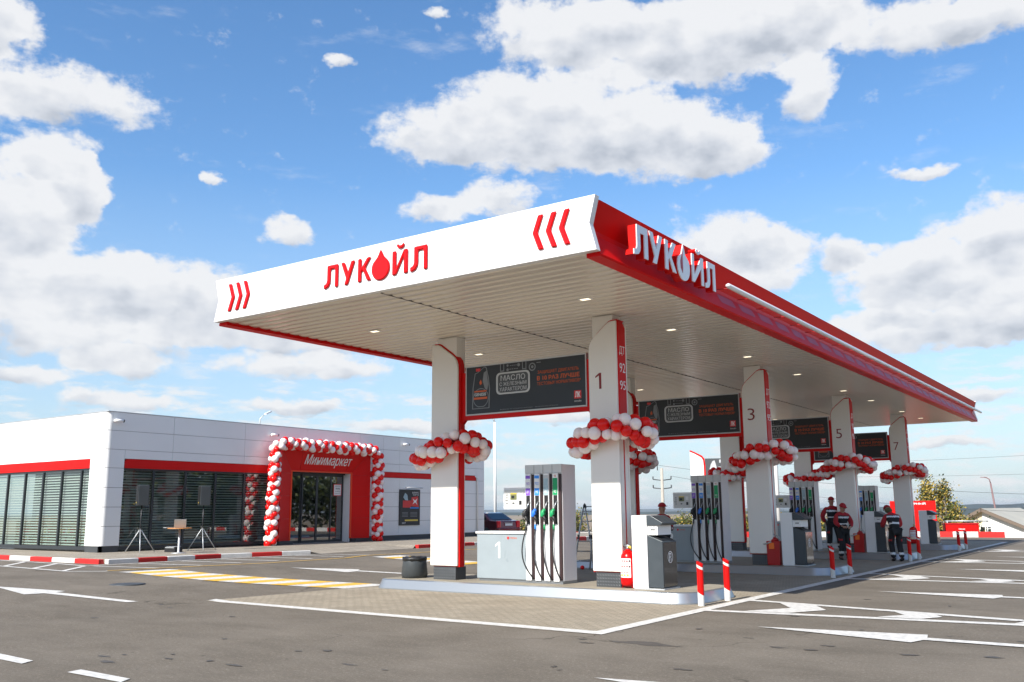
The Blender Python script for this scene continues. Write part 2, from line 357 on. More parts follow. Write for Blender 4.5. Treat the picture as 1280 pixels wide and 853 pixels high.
def text(mb, s, face, x0, x1, z0, z1, plane, mi=0, ext=.004, shear=0, bold=0.0, keep=False):
    """writes s into mb, fitted in the rectangle; face 'F' looks to -Y, 'R' looks to +X"""
    cu = bpy.data.curves.new('t', 'FONT'); cu.body = s; cu.shear = shear; cu.offset = bold; cu.extrude = 0; cu.resolution_u = 3
    ob = bpy.data.objects.new('t', cu); C.objects.link(ob)
    dg = bpy.context.evaluated_depsgraph_get()
    me = bpy.data.meshes.new_from_object(ob.evaluated_get(dg))
    vs = [v.co.copy() for v in me.vertices]; fs = [tuple(p.vertices) for p in me.polygons]
    bpy.data.objects.remove(ob); bpy.data.curves.remove(cu); bpy.data.meshes.remove(me)
    if not vs: return mb
    a0 = min(v.x for v in vs); a1 = max(v.x for v in vs); b0 = min(v.y for v in vs); b1 = max(v.y for v in vs)
    out = []
    for v in vs:
        u = x0+(v.x-a0)/(a1-a0+1e-9)*(x1-x0); q = z0+(v.y-b0)/(b1-b0+1e-9)*(z1-z0)
        out.append((u, plane, q) if face == 'F' else (plane, u, q))
    # thin raised lettering with side walls
    nv = Vector((0, 1, 0)) if face == 'F' else Vector((-1, 0, 0))
    mb.add(out, fs, mi)
    edges = {}
    for f in fs:
        for i in range(len(f)):
            e = (f[i], f[(i+1) % len(f)]); edges[e] = edges.get(e, 0)+1
    n = len(mb.v); back = [tuple(Vector(o)+nv*ext) for o in out]
    mb.v += back; base = n-len(out)
    for (a, b) in edges:
        if (b, a) not in edges: mb.f.append((base+b, base+a, n+a, n+b)); mb.m.append(mi); mb.sm.append(False)
    return mb

def one(mb, x, z, w_, h, plane, mi=0, ext=.003):
    return mb.prism([(x+w_*.62, z), (x+w_, z), (x+w_, z+h), (x+w_*.66, z+h), (x, z+h*.80), (x, z+h*.70), (x+w_*.62, z+h*.84)], plane, plane+ext, 'y', mi)
def copy_tree(o, parent=None, loc=None, label=None):
    c = o.copy(); C.objects.link(c)
    if parent is not None: c.parent = parent
    for ch in list(o.children): copy_tree(ch, c)
    if loc is not None: c.location = loc
    if label: c['label'] = label
    return c

def hgt_at(x, y): return .23*min(1, max(0, (-7.2-x)/5.8))*min(1, max(0, (34-y)/10))
def mark(polys, m, name, dz=.008):
    """painted ground polygons that follow the ramp"""
    bm = bmesh.new(); lay = bm.faces.layers.int.new('n')
    for pi_, p in enumerate(polys):
        vs = [bm.verts.new((x, y, 0)) for x, y in p]
        f = bm.faces.new(vs); f[lay] = pi_; f.normal_update()
    bmesh.ops.triangulate(bm, faces=bm.faces[:])
    for px in (-7.2, -13.0):
        bmesh.ops.bisect_plane(bm, geom=bm.verts[:]+bm.edges[:]+bm.faces[:], plane_co=(px, 0, 0), plane_no=(1, 0, 0))
    bmesh.ops.bisect_plane(bm, geom=bm.verts[:]+bm.edges[:]+bm.faces[:], plane_co=(0, 24, 0), plane_no=(0, 1, 0))
    for f in bm.faces:
        f.normal_update()
        if f.normal.z < 0: f.normal_flip()
    for v in bm.verts: v.co.z = hgt_at(v.co.x, v.co.y)+dz+.0006*(v.link_faces[0][lay] % 6 if v.link_faces else 0)
    me = bpy.data.meshes.new(name); bm.to_mesh(me); bm.free(); me.materials.append(m)
    o = bpy.data.objects.new(name, me); C.objects.link(o); o['kind'] = 'structure'; return o
def line(p, q, wd):
    d = (Vector(q)-Vector(p)).normalized(); n = Vector((-d.y, d.x))*wd/2
    return [(p[0]+n.x, p[1]+n.y), (q[0]+n.x, q[1]+n.y), (q[0]-n.x, q[1]-n.y), (p[0]-n.x, p[1]-n.y)]

# ============================================================ GROUND
xs = [-60, -40, -13, -7.2, 0, 20, 60]; ys = [-50, -20, 0, 12, 24, 34, 44.4]
g = MB()
for j, y in enumerate(ys):
    for x in xs: g.v.append((x, y, hgt_at(x, y)))
nx = len(xs)
for j in range(len(ys)-1):
    for i in range(nx-1): g.f.append((j*nx+i, j*nx+i+1, (j+1)*nx+i+1, (j+1)*nx+i)); g.m.append(0); g.sm.append(False)
g.build('asphalt_forecourt', asphalt, kind='structure')
# surrounding land: low fields dropping behind the site, one sheet to the horizon
g = MB(); N_ = 72
rings = [(45, -.35), (70, -2.6), (110, -3.0), (250, -5), (700, -8), (1500, -8), (3500, -6), (9000, -4)]
for (r_, z_) in rings:
    for k in range(N_):
        th = 2*PI*k/N_
        sq = max(abs(math.cos(th)), abs(math.sin(th))) if r_ < 80 else 1
        rr = r_/sq if r_ < 80 else r_
        x = rr*math.cos(th); y = rr*math.sin(th)
        if r_ == 45: x *= 1.3; y = max(min(y, 44.3), -49)
        g.v.append((x, y, z_ if (y > -20 or r_ > 80) else -.35))
for i in range(len(rings)-1):
    for k in range(N_):
        k2 = (k+1) % N_; g.f.append((i*N_+k, i*N_+k2, (i+1)*N_+k2, (i+1)*N_+k)); g.m.append(0); g.sm.append(True)
g.f.append(tuple(range(N_))); g.m.append(0); g.sm.append(False)
g.build('field', field_m, kind='structure')
# paved fuelling bay and its painted edge
mark([[(-7.55, -1.5), (.78, -1.72), (.78, 37.5), (-7.3, 37.5), (-7.35, 1.6)]], pavers, 'paving', .004)
mark([[(-7.6, -1.23), (-7.53, -1.46), (.90, -1.71), (.90, 36.2), (.68, 36.2), (.68, -1.45)]], paint_w, 'edge_line')
M = []
for k in range(4):
    y = 8*k; e = [0, 0, -.5, 0][k]
    M += [[(.9, 1.62+y), (5.4, 2.08+y), (7.5, 2.3+y), (7.5, 2.55+y), (5.3, 2.32+y), (.9, 1.85+y)],
          [(.88, 3.55+y), (1.3, 3.5+y), (5.2, 2.62+y), (5.26, 2.85+y), (2.9, 3.36+y), (.88, 3.79+y)],
          [(1.44, 3.52+y), (1.91, 2.73+y), (1.43, 1.92+y), (2.11, 2.0+y), (2.49, 2.71+y), (2.11, 3.38+y)],
          [(3.41, 3.08+y), (3.69, 2.6+y), (3.4, 2.18+y), (4.0, 2.2+y), (4.22, 2.61+y), (4.03, 2.98+y)],
          [(5.0, 2.78+y), (5.3, 2.58+y), (5.2, 2.3+y), (6.0, 2.4+y), (5.9, 2.6+y)]]
    ya = [0.0, 6.5, 14.4, 21.7][k]
    M += [[(2.32, ya+.10), (4.45, ya+.41), (4.50, ya+.12), (9, ya-.05), (9, ya-.28), (4.50, ya-.11), (4.42, ya-.41)]]
M += [[(2.4, -4.5), (4.6, -4.1), (4.6, -4.9)]]
mark(M, paint_w, 'bay_marking')
# dashes of the drive, arrows by the store
D = [[(-4.15, -6.86), (-3.35, -6.92), (-3.25, -7.1), (-4.6, -7.02), (-6, -6.95), (-6, -6.78)], [(-2.33, -6.96), (-1.39, -7.0), (-1.30, -7.16), (-2.29, -7.13)],
     [(-12.1, -3.08), (-10.49, -2.52), (-10.41, -2.74), (-8.2, -2.45), (-8.25, -2.65), (-10.40, -2.98), (-10.47, -3.33)],
     [(-11.75, 4.25), (-10.27, 5.3), (-10.1, 5.05), (-6, 6.3), (-6, 6.1), (-9.95, 4.85), (-9.9, 4.5)],
     line((-18.7, .36), (-16.7, .16), .13)+[], line((-16.7, .16), (-14.9, -.02), .13), line((-14.9, -.02), (-14.0, .5), .13), line((-30, 1.3), (-18.7, .36), .13),
     line((-25, 2.15), (-18.6, 1.80), .12), line((-18.6, 1.8), (-16.6, 1.5), .12), line((-16.6, 1.5), (-16.6, 3.6), .12), line((-16.6, 3.6), (-16.1, 9.4), .12), line((-16.1, 9.4), (-13.9, 9.6), .12)]
for k in range(6): D += [line((-18.71-1.85*k, .42+.08*k), (-20.5-1.85*k, 1.93), .14)]
D += [line((-16.85, .2), (-18.58, 1.81), .14), line((-15.1, .0), (-16.55, 1.4), .14)]
for k in range(6): D += [line((-14.0, 1.9+1.3*k), (-16.4, 1.6+1.35*k), .13)]
mark(D, paint_w, 'drive_marking')
mark([line((-14.15, .6), (-13.9, 2.1), .10), line((-13.9, 2.1), (-13.3, 4.8), .10), line((-13.3, 4.8), (-13.3, 7.8), .10), line((-13.3, 7.8), (-13.9, 9.3), .10), line((-13.9, 9.3), (-13.7, 10.7), .1), line((-13.7, 10.7), (-13.5, 20), .1)], paint_y, 'yellow_line', .012)
mark([line((-14.22, .6), (-13.98, 2.1), .08)], paint_w, 'yellow_line_edge', .009)
def lerp(tab, x):
    for (a, b), (c, d_) in zip(tab, tab[1:]):
        if a <= x <= c: return b+(d_-b)*(x-a)/(c-a)
    return tab[-1][1] if x > tab[-1][0] else tab[0][1]
lo = [(-13.6, .45), (-12, .46), (-10.4, .70), (-9.4, .95), (-7.3, 1.80)]; hi = [(-13.4, 1.75), (-12, 1.74), (-10.2, 2.08), (-9, 2.45), (-7.3, 3.1)]
SPOTS = [(1.72, -2.12, .42, .12), (1.1, -2.45, .10, .05), (.9, -2.2, .07, .04), (2.9, -3.6, .10, .05), (4.6, -1.4, .09, .05), (5.4, -1.1, .09, .05), (3.2, -1.6, .09, .05), (-3.0, -6.3, .10, .04), (-2.6, -6.5, .12, .05), (-2.2, -6.0, .07, .03), (-2.9, -6.1, .05, .02), (-1.2, -5.9, .12, .03), (-.2, -5.2, .10, .04)]
W_, Y_ = [], []
for j in range(15):
    xa = -13.45+.41*j; xb = xa+.41; sh = .12
    (Y_ if j % 2 else W_).append([(xa, lerp(lo, xa)), (xb, lerp(lo, xb)), (xb+sh, lerp(hi, xb)), (xa+sh, lerp(hi, xa))])
for j in range(8):
    xa = -13.1+.45*j; (Y_ if j % 2 else W_).append([(xa, 8.7), (xa+.45, 8.7), (xa+.55, 9.9), (xa+.1, 9.9)])
mark(W_, paint_w, 'crossing_white_stripes'); mark(Y_, paint_y, 'crossing_yellow_stripes')
# oil and damp spots with ragged outlines
rs = random.Random(12); SP = []
def spot(cx, cy, rx, ry):
    n = 22; ph = [rs.uniform(0, 6.28) for _ in range(4)]
    SP.append([(cx+rx*math.cos(2*PI*i/n)*(1+.28*math.sin(3*2*PI*i/n+ph[0])+.18*math.sin(7*2*PI*i/n+ph[1])), cy+ry*math.sin(2*PI*i/n)*(1+.25*math.sin(2*2*PI*i/n+ph[2])+.2*math.sin(5*2*PI*i/n+ph[3]))) for i in range(n)])
for (cx, cy, rx, ry) in SPOTS: spot(cx, cy, rx, ry)
for i in range(46): spot(rs.uniform(-14, 9), rs.uniform(-9, -2), rs.uniform(.02, .07), rs.uniform(.015, .05))
for i in range(30): spot(rs.uniform(1.2, 9), rs.uniform(-2, 14), rs.uniform(.02, .08), rs.uniform(.015, .05))
mark(SP, mat('damp_spot', (.078, .068, .057), .6, var=.3, vscale=9), 'oil_spots', .003)
# manhole lid
mh = MB(); zc = hgt_at(-10.9, -.95)
mh.lathe((-10.9, -.95, zc-.03), [(.36, 0), (.36, .036), (.30, .042)], 28); mh.build('manhole_cover', graph_base); 
tag(bpy.data.objects['manhole_cover'], 'round dark iron manhole cover set in the asphalt left of the striped crossing', 'manhole cover')
# pavement round the store and its kerbs
pv = MB(); pv.prism([(-40, 2.62), (-17.45, 2.62), (-17.3, 6), (-16.72, 9.2), (-17.9, 9.6), (-17.9, 14.4), (-16.5, 14.7), (-16.3, 20), (-16.3, 34), (-40, 34)], -.1, .352, 'z'); pv.build('pavement', side_pavers, kind='structure')
rp = MB(); rp.add([(-17.9, 9.6, .351), (-16.72, 9.2, .351), (-16.3, 9.6, .236), (-16.3, 14.3, .236), (-16.5, 14.7, .351), (-17.9, 14.4, .351)], [(0, 1, 2), (0, 2, 3, 5), (5, 3, 4)][0:3])
rp.build('pavement_ramp', side_pavers, kind='structure')
def kerb(pts, wd, z0f, z1, seg, name, start=0):
    m = MB(); q = start
    P_ = [Vector((p[0], p[1], 0)) for p in pts]
    for a, b in zip(P_, P_[1:]):
        L_ = (b-a).length; n = max(1, round(L_/seg)); d = (b-a)/n; nrm = Vector((d.y, -d.x, 0)).normalized()
        for i in range(n):
            p0 = a+d*i+d.normalized()*.004; p1 = a+d*(i+1)-d.normalized()*.004; z0 = z0f(p0.x, p0.y)-.05
            o0 = nrm*wd
            vs = [p0+Vector((0,0,z0)), p1+Vector((0,0,z0)), p1-o0+Vector((0,0,z0)), p0-o0+Vector((0,0,z0)),
                  p0-nrm*.02+Vector((0,0,z1)), p1-nrm*.02+Vector((0,0,z1)), p1-o0+Vector((0,0,z1)), p0-o0+Vector((0,0,z1))]
            m.add(vs, [(0,3,2,1)[::-1], (4,5,6,7)[::-1], (0,1,5,4)[::-1], (1,2,6,5)[::-1], (2,3,7,6)[::-1], (3,0,4,7)[::-1]], q % 2); q += 1
    bm_o = m.build(name, [kerb_w, kerb_r], kind='structure', bevel=.012, seg=1)
    return bm_o
kerb([(-17.25, 2.42), (-36, 2.75)][::1], .18, hgt_at, .358, 1.25, 'store_kerb', 1)
kerb([(-17.25, 2.42), (-17.1, 6.1), (-16.45, 9.2)], -.18, hgt_at, .358, 1.05, 'store_kerb', 0)
kerb([(-16.45, 14.6), (-16.1, 20), (-16.1, 33)], -.18, hgt_at, .358, 1.1, 'store_kerb', 1)
kerb([(24, 43.6), (-4, 43.6), (-20, 36.8), (-34, 36.5)], -.22, hgt_at, .30, 1.3, 'boundary_kerb', 0)

# ============================================================ CANOPY
cpy = thing('fuel_canopy', 'large flat fuel canopy with white front, red sides and raised lettering', 'canopy', (-4.87, 18.6, 5.76))
HB, HT, W, L = 5.76, 6.70, 9.75, 37.2
fp = [(0, HB), (-.02, HB), (-W+.02, HB), (-W, HB+.02), (-W+.13, 6.23), (-W, HT), (0, HT), (-.125, 6.23)]
fp = [(0, HB), (-W, HB), (-W+.13, 6.23), (-W, HT), (0, HT), (-.125, 6.23)]
MB().prism(fp, 0, .14, 'y').build('front_fascia', white, cpy, bevel=.006)
bk = MB(); bk.prism(fp, L-.14, L, 'y').build('rear_fascia', white, cpy)
for sgn, nm in ((1, 'side_fascia'), (-1, 'side_fascia')):
    X = (lambda x: x) if sgn == 1 else (lambda x: -W-x)
    s = MB(); s.prism([(X(.0), 6.64), (X(-.19), 6.18), (X(-.19), 6.10), (X(.0), 5.72), (X(-.02), 5.69), (X(-.27), 5.69), (X(-.27), 5.80), (X(-.4), 6.3), (X(-.1), 6.66)], .142, L-.142, 'y').build(nm, red_gloss, cpy)
MB().box(-W+.3, -.3, .142, L-.142, 5.95, 6.45).build('roof_deck', galv, cpy)
# slatted soffit: stepped metal strips running across
s = MB(); n = 124; pitch = (L-.29)/n
for i in range(n):
    y0 = .145+i*pitch; y1 = y0+pitch
    for (xa, xb) in ((-W+.28, -4.87-.010), (-4.87+.010, -.28)):
        pf = [(y0+.0, HB+.030), (y0+.008, HB+.008), (y0+.07, HB-.002), (y0+pitch*.5, HB-.006), (y1-.09, HB-.002), (y1-.03, HB+.008), (y1-.022, HB+.030)]
        vs = [(x_, yy, zz) for yy, zz in pf for x_ in (xa, xb)]
        s.add(vs, [(2*q, 2*q+2, 2*q+3, 2*q+1) for q in range(6)], 0, True)
so_ = s.build('soffit', soffit, cpy)
MB().box(-4.879, -4.861, .15, L-.15, HB-.012, HB+.03).build('soffit_joint', seam, cpy)
for p in so_.data.polygons:
    pass
MB().box(-W+.28, -.28, .142, L-.142, HB+.05, HB+.08).build('soffit_backing', seam, cpy)
# red lettering on the front
def lt_L(x, z, w_, h, t=.09):
    return [(x+w_-t, z), (x+w_, z), (x+w_, z+h), (x+.09*w_/.4, z+h), (x+.09*w_/.4, z+.17), (x+.07*w_/.4, z+.11), (x, z+.09), (x, z), (x+.06, z), (x+.13*w_/.4, z+.03), (x+.175*w_/.4, z+.10), (x+.185*w_/.4, z+.17), (x+.185*w_/.4, z+h-t), (x+w_-t, z+h-t)]
def lt_U(x, z, w_, h):
    k = w_/.39; return [(x, z+h), (x+.105*k, z+h), (x+.20*k, z+.26), (x+.285*k, z+h), (x+w_, z+h), (x+.20*k, z), (x+.10*k, z), (x+.15*k, z+.13)]
def lt_K(x, z, w_, h):
    k = w_/.36; return [(x, z), (x+.095*k, z), (x+.095*k, z+.19), (x+.13*k, z+.235), (x+.25*k, z), (x+w_, z), (x+.20*k, z+.265), (x+.355*k, z+h), (x+.245*k, z+h), (x+.095*k, z+.28), (x+.095*k, z+h), (x, z+h)]
def lt_I(x, z, w_, h):
    return [(x, z), (x+.10, z), (x+w_-.10, z+.34), (x+w_-.10, z), (x+w_, z), (x+w_, z+h), (x+w_-.10, z+h), (x+.10, z+.14), (x+.10, z+h), (x, z+h)]
def lt_breve(x, z): return circ(x, z+.10, .105, 200, 340, 8)+circ(x, z+.135, .075, 335, 205, 8)
def drop(x, z, r=.235, h=.62):
    pts = circ(x, z+r, r, -215, 35, 22); return pts[:]+[(x+.085, z+r+.235), (x+.0, z+h), (x-.085, z+r+.235)]
zb = 5.995; hh = .475
fl = [lt_L(-6.27, zb, .40, hh), lt_U(-5.80, zb, .39, hh), lt_K(-5.33, zb, .36, hh), drop(-4.73, 5.955), lt_I(-4.43, zb, .39, hh), lt_breve(-4.22, 6.50), lt_L(-3.98, zb, .42, hh)]
for p in fl: MB().prism(p, -.045, -.003, 'y').build('letter', red_letter, cpy, bevel=.03, seg=1)
for (x, dd) in ((-1.11, 1), (-.845, 1), (-.585, 1), (-9.27+.0, -1), (-9.02, -1), (-8.77, -1)):
    c = [(x, 5.93), (x+.11, 5.93), (x+.11-.12*dd, 6.24), (x+.11, 6.55), (x, 6.55), (x-.12*dd, 6.24)] 
    MB().prism(c, -.04, -.003, 'y').build('chevron', red_letter, cpy, bevel=.032, seg=1)
# white letters with red returns standing off the red side
def side_letter(p, holes=None):
    s = MB(); s.prism(p, .03, .185, 'x', 0); o = s.build('letter', red, cpy)
    f = MB(); f.prism(p, .1855, .205, 'x', 0); f.build('letter_face', white_gloss, o)
zs = 5.87; hs_ = .55
for p in [lt_L(.93, zs, .53, hs_, .135), lt_U(1.52, zs, .52, hs_), lt_K(2.15, zs, .46, hs_), lt_I(3.31, zs, .54, hs_), lt_breve(3.62, 6.46), lt_L(3.93, zs, .50, hs_, .11)]: side_letter(p)
dp = drop(2.93, 5.80, .27, .70)
side_letter(dp)
MB().prism([(2.87, 5.93), (2.79, 6.02), (2.78, 6.15), (2.89, 6.36), (2.88, 6.17), (2.89, 6.04)], .2055, .209, 'x').build('drop_slit', red_dark, cpy)
tb = MB(); tb.tube([(.20, 5.02, 6.13), (.20, 5.10, 6.13), (.20, 36.9, 6.13)], [.02, .055, .055], 12)
tb.build('light_tube', white_gloss, cpy)
br = MB()
for i in range(27):
    y = 5.25+i*1.18; br.box(-.14, .16, y, y+.025, 6.115, 6.13)
br.build('tube_brackets', red_dark, cpy)
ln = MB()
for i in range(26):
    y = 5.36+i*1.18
    # reflections in the glossy lower slope, painted as rounded plum patches
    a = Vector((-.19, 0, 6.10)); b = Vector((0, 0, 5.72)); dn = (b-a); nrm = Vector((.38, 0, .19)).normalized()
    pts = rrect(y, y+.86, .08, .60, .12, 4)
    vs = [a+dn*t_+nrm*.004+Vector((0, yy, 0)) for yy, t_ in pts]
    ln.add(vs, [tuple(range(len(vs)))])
ln.build('painted_reflections', mat('reflection_plum', (.44, .06, .095), .35, spec=.2), cpy)
# lit downlights
for (x, y) in [(-1.95, 2.95), (-1.95, 6.9), (-1.95, 11.75), (-1.95, 16), (-1.95, 21.1), (-1.95, 24.9), (-1.95, 30.1), (-1.95, 33.9), (-7.6, 2.87), (-7.6, 6.9), (-7.6, 11.7), (-7.6, 16.3), (-7.6, 21.1), (-7.6, 24.9), (-7.6, 30.1), (-7.6, 33.9)]:
    f = MB().box(x-.13, x+.13, y-.085, y+.085, HB-.018, HB+.0).build('downlight', white, cpy)
    MB().box(x-.095, x+.095, y-.06, y+.06, HB-.022, HB-.0185).build('lens', lampglow, f)

# canopy parts scaled about the camera position, written as factor plus shift
off = cpy.location.copy(); newloc = Vector((-3.63, 15.4, 5.33)); KS = .8966
for o in [c for c in bpy.data.objects if c.type == 'MESH' and root_of(c) == cpy]:
    for v in o.data.vertices: v.co = (v.co+off)*KS+Vector((.737, -1.304, .1655))-newloc
    o.data.update()
cpy.location = newloc
# ============================================================ ISLANDS
Y0 = [0, 8, 16, 24]
ordn = ['nearest', 'second', 'third', 'farthest']
def island(k):
    y = 8*k; t = thing('pump_island', ['steel edged pump island nearest the camera with cabinet numbered 1', 'steel edged pump island carrying column number 3', 'steel edged pump island behind the standing workers with column number 5', 'farthest steel edged pump island with column number 7'][k], 'pump island', (-3.2, 3.3+y, 0), group='pump islands under the canopy')
    def outl(i):
        return circ(.45-.62, 2.25+.62+y, .62-i, -90, 0, 10)+circ(.45-.62, 4.5-.62+y, .62-i, 0, 90, 10)+circ(-6.95+.35, 4.5-.35+y, .35-i, 90, 180, 6)+circ(-6.95+.35, 2.25+.35+y, .35-i, 180, 270, 6)
    a = outl(0); b = outl(.07); c_ = outl(.12); n = len(a)
    s = MB(); s.v = [(x, q, .0) for x, q in a]+[(x, q, .022) for x, q in a]+[(x, q, .185) for x, q in b]+[(x, q, .2) for x, q in c_]
    base_v = s.v; s.v = []
    for r in range(3): s.add(base_v[r*n:(r+2)*n], [(i, (i+1) % n, n+(i+1) % n, n+i) for i in range(n)], 0, True)
    s.build('steel_kerb', steel, t)
    s = MB(); s.v = [(x, q, .1995) for x, q in c_]; s.f = [tuple(range(n))]; s.m = [0]; s.sm = [False]; s.build('island_top', island_top, t)
for k in range(4): island(k)

# ============================================================ COLUMNS
def column(k, near):
    y = 2.75+8*k
    xin, dr = (-1.80, 1) if near else (-5.04, -1)
    WD = .625 if near else .72; kx = WD/.75; dp_ = 0 if near else .14
    num = 1+2*k
    lab = ('white canopy column numbered %d with red price fin' % num) if near else ('white canopy column with red inner edge at the store end of the %s sign' % ['nearest', 'second', 'third', 'farthest'][k])
    t = thing('canopy_column', lab, 'column', (xin+dr*.33, y+.2, .2), group='columns carrying the canopy')
    X = lambda s_: xin+dr*s_*kx
    top = [(0, 4.60), (.012, 4.71), (.045, 4.80), (.10, 4.87), (.20, 4.95), (.52, 5.165), (.58, 5.185), (.75, 5.19)]
    pan = [(X(.75), .48)]+[(X(0), .48)]+[(X(a), b) for a, b in top]
    MB().prism(pan, y, y+.06, 'y').build('front_panel', off_white, t, bevel=.02, seg=3)
    rim = [(X(-.028), .46)]+[(X(a-.028), b+.02) for a, b in top[:3]]+[(X(a-.01), b+.035) for a, b in top[3:]]+[(X(.70), 5.20), (X(.70), .46)]
    MB().prism(rim, y+.062, y+.36-dp_, 'y').build('red_rim', red, t, bevel=.008)
    MB().prism(pan, y+.362-dp_, y+.42-dp_, 'y').build('rear_panel', off_white, t, bevel=.02, seg=3)
    s = MB(); s.box(min(X(.08), X(.62)), max(X(.08), X(.62)), y+.065, y+.355, 4.5, 5.325); s.build('core', off_white, t)
    s = MB(); s.box(min(X(.701), X(.74)), max(X(.701), X(.74)), y+.07, y+.19, .48, 5.1); s.box(min(X(.701), X(.74)), max(X(.701), X(.74)), y+.23, y+.35, .48, 5.1); s.build('side_panel', off_white, t)
    if near: MB().box(X(.702), X(.748), y+.197, y+.223, .48, 3.25).build('red_reveal', red, t)
    s = MB(); s.box(min(X(.06), X(.68)), max(X(.06), X(.68)), y+.04, y+.38, .2, .46)
    for i in range(9):
        for j in range(4):
            cx = X(.10+.0675*i); cz = .24+.058*j; s.cbox((cx, y+.039, cz), (.032, .006, .011), 1, Matrix.Rotation(R(45), 3, 'Y'))
    s.build('plinth', [graph_base, steel_dark], t)
    if near:
        fin = [(y+.03, 3.34), (y+.06, 3.26), (y+.16, 3.22), (y+.28, 3.26), (y+.33, 3.34), (y+.33, 5.08), (y+.25, 5.15), (y+.03, 5.21)]
        f = MB().prism(fin, X(.742), X(.775), 'x').build('price_fin', red, t, bevel=.008)
        xf = X(.775)+.004
        s = MB()
        for wd, z0, z1 in (('ДТ', 4.52, 4.70), ('92', 4.19, 4.37), ('95', 3.86, 4.03)): text(s, wd, 'R', y+.07, y+.29, z0, z1, xf, bold=-.004, ext=.003)
        s.build('fuel_grades', white, f)
        s = MB(); one(s, X(.18), 3.89, .13, .31, y-.004) if num == 1 else text(s, str(num), 'F', X(.17), X(.17)+.19, 3.89, 4.20, y-.004, bold=-.008, ext=.003); s.build('numeral', mat('numeral_red_%d' % num, (.22, .008, .01), .5), t)
    return t
for k in range(4): column(k, True); column(k, False)

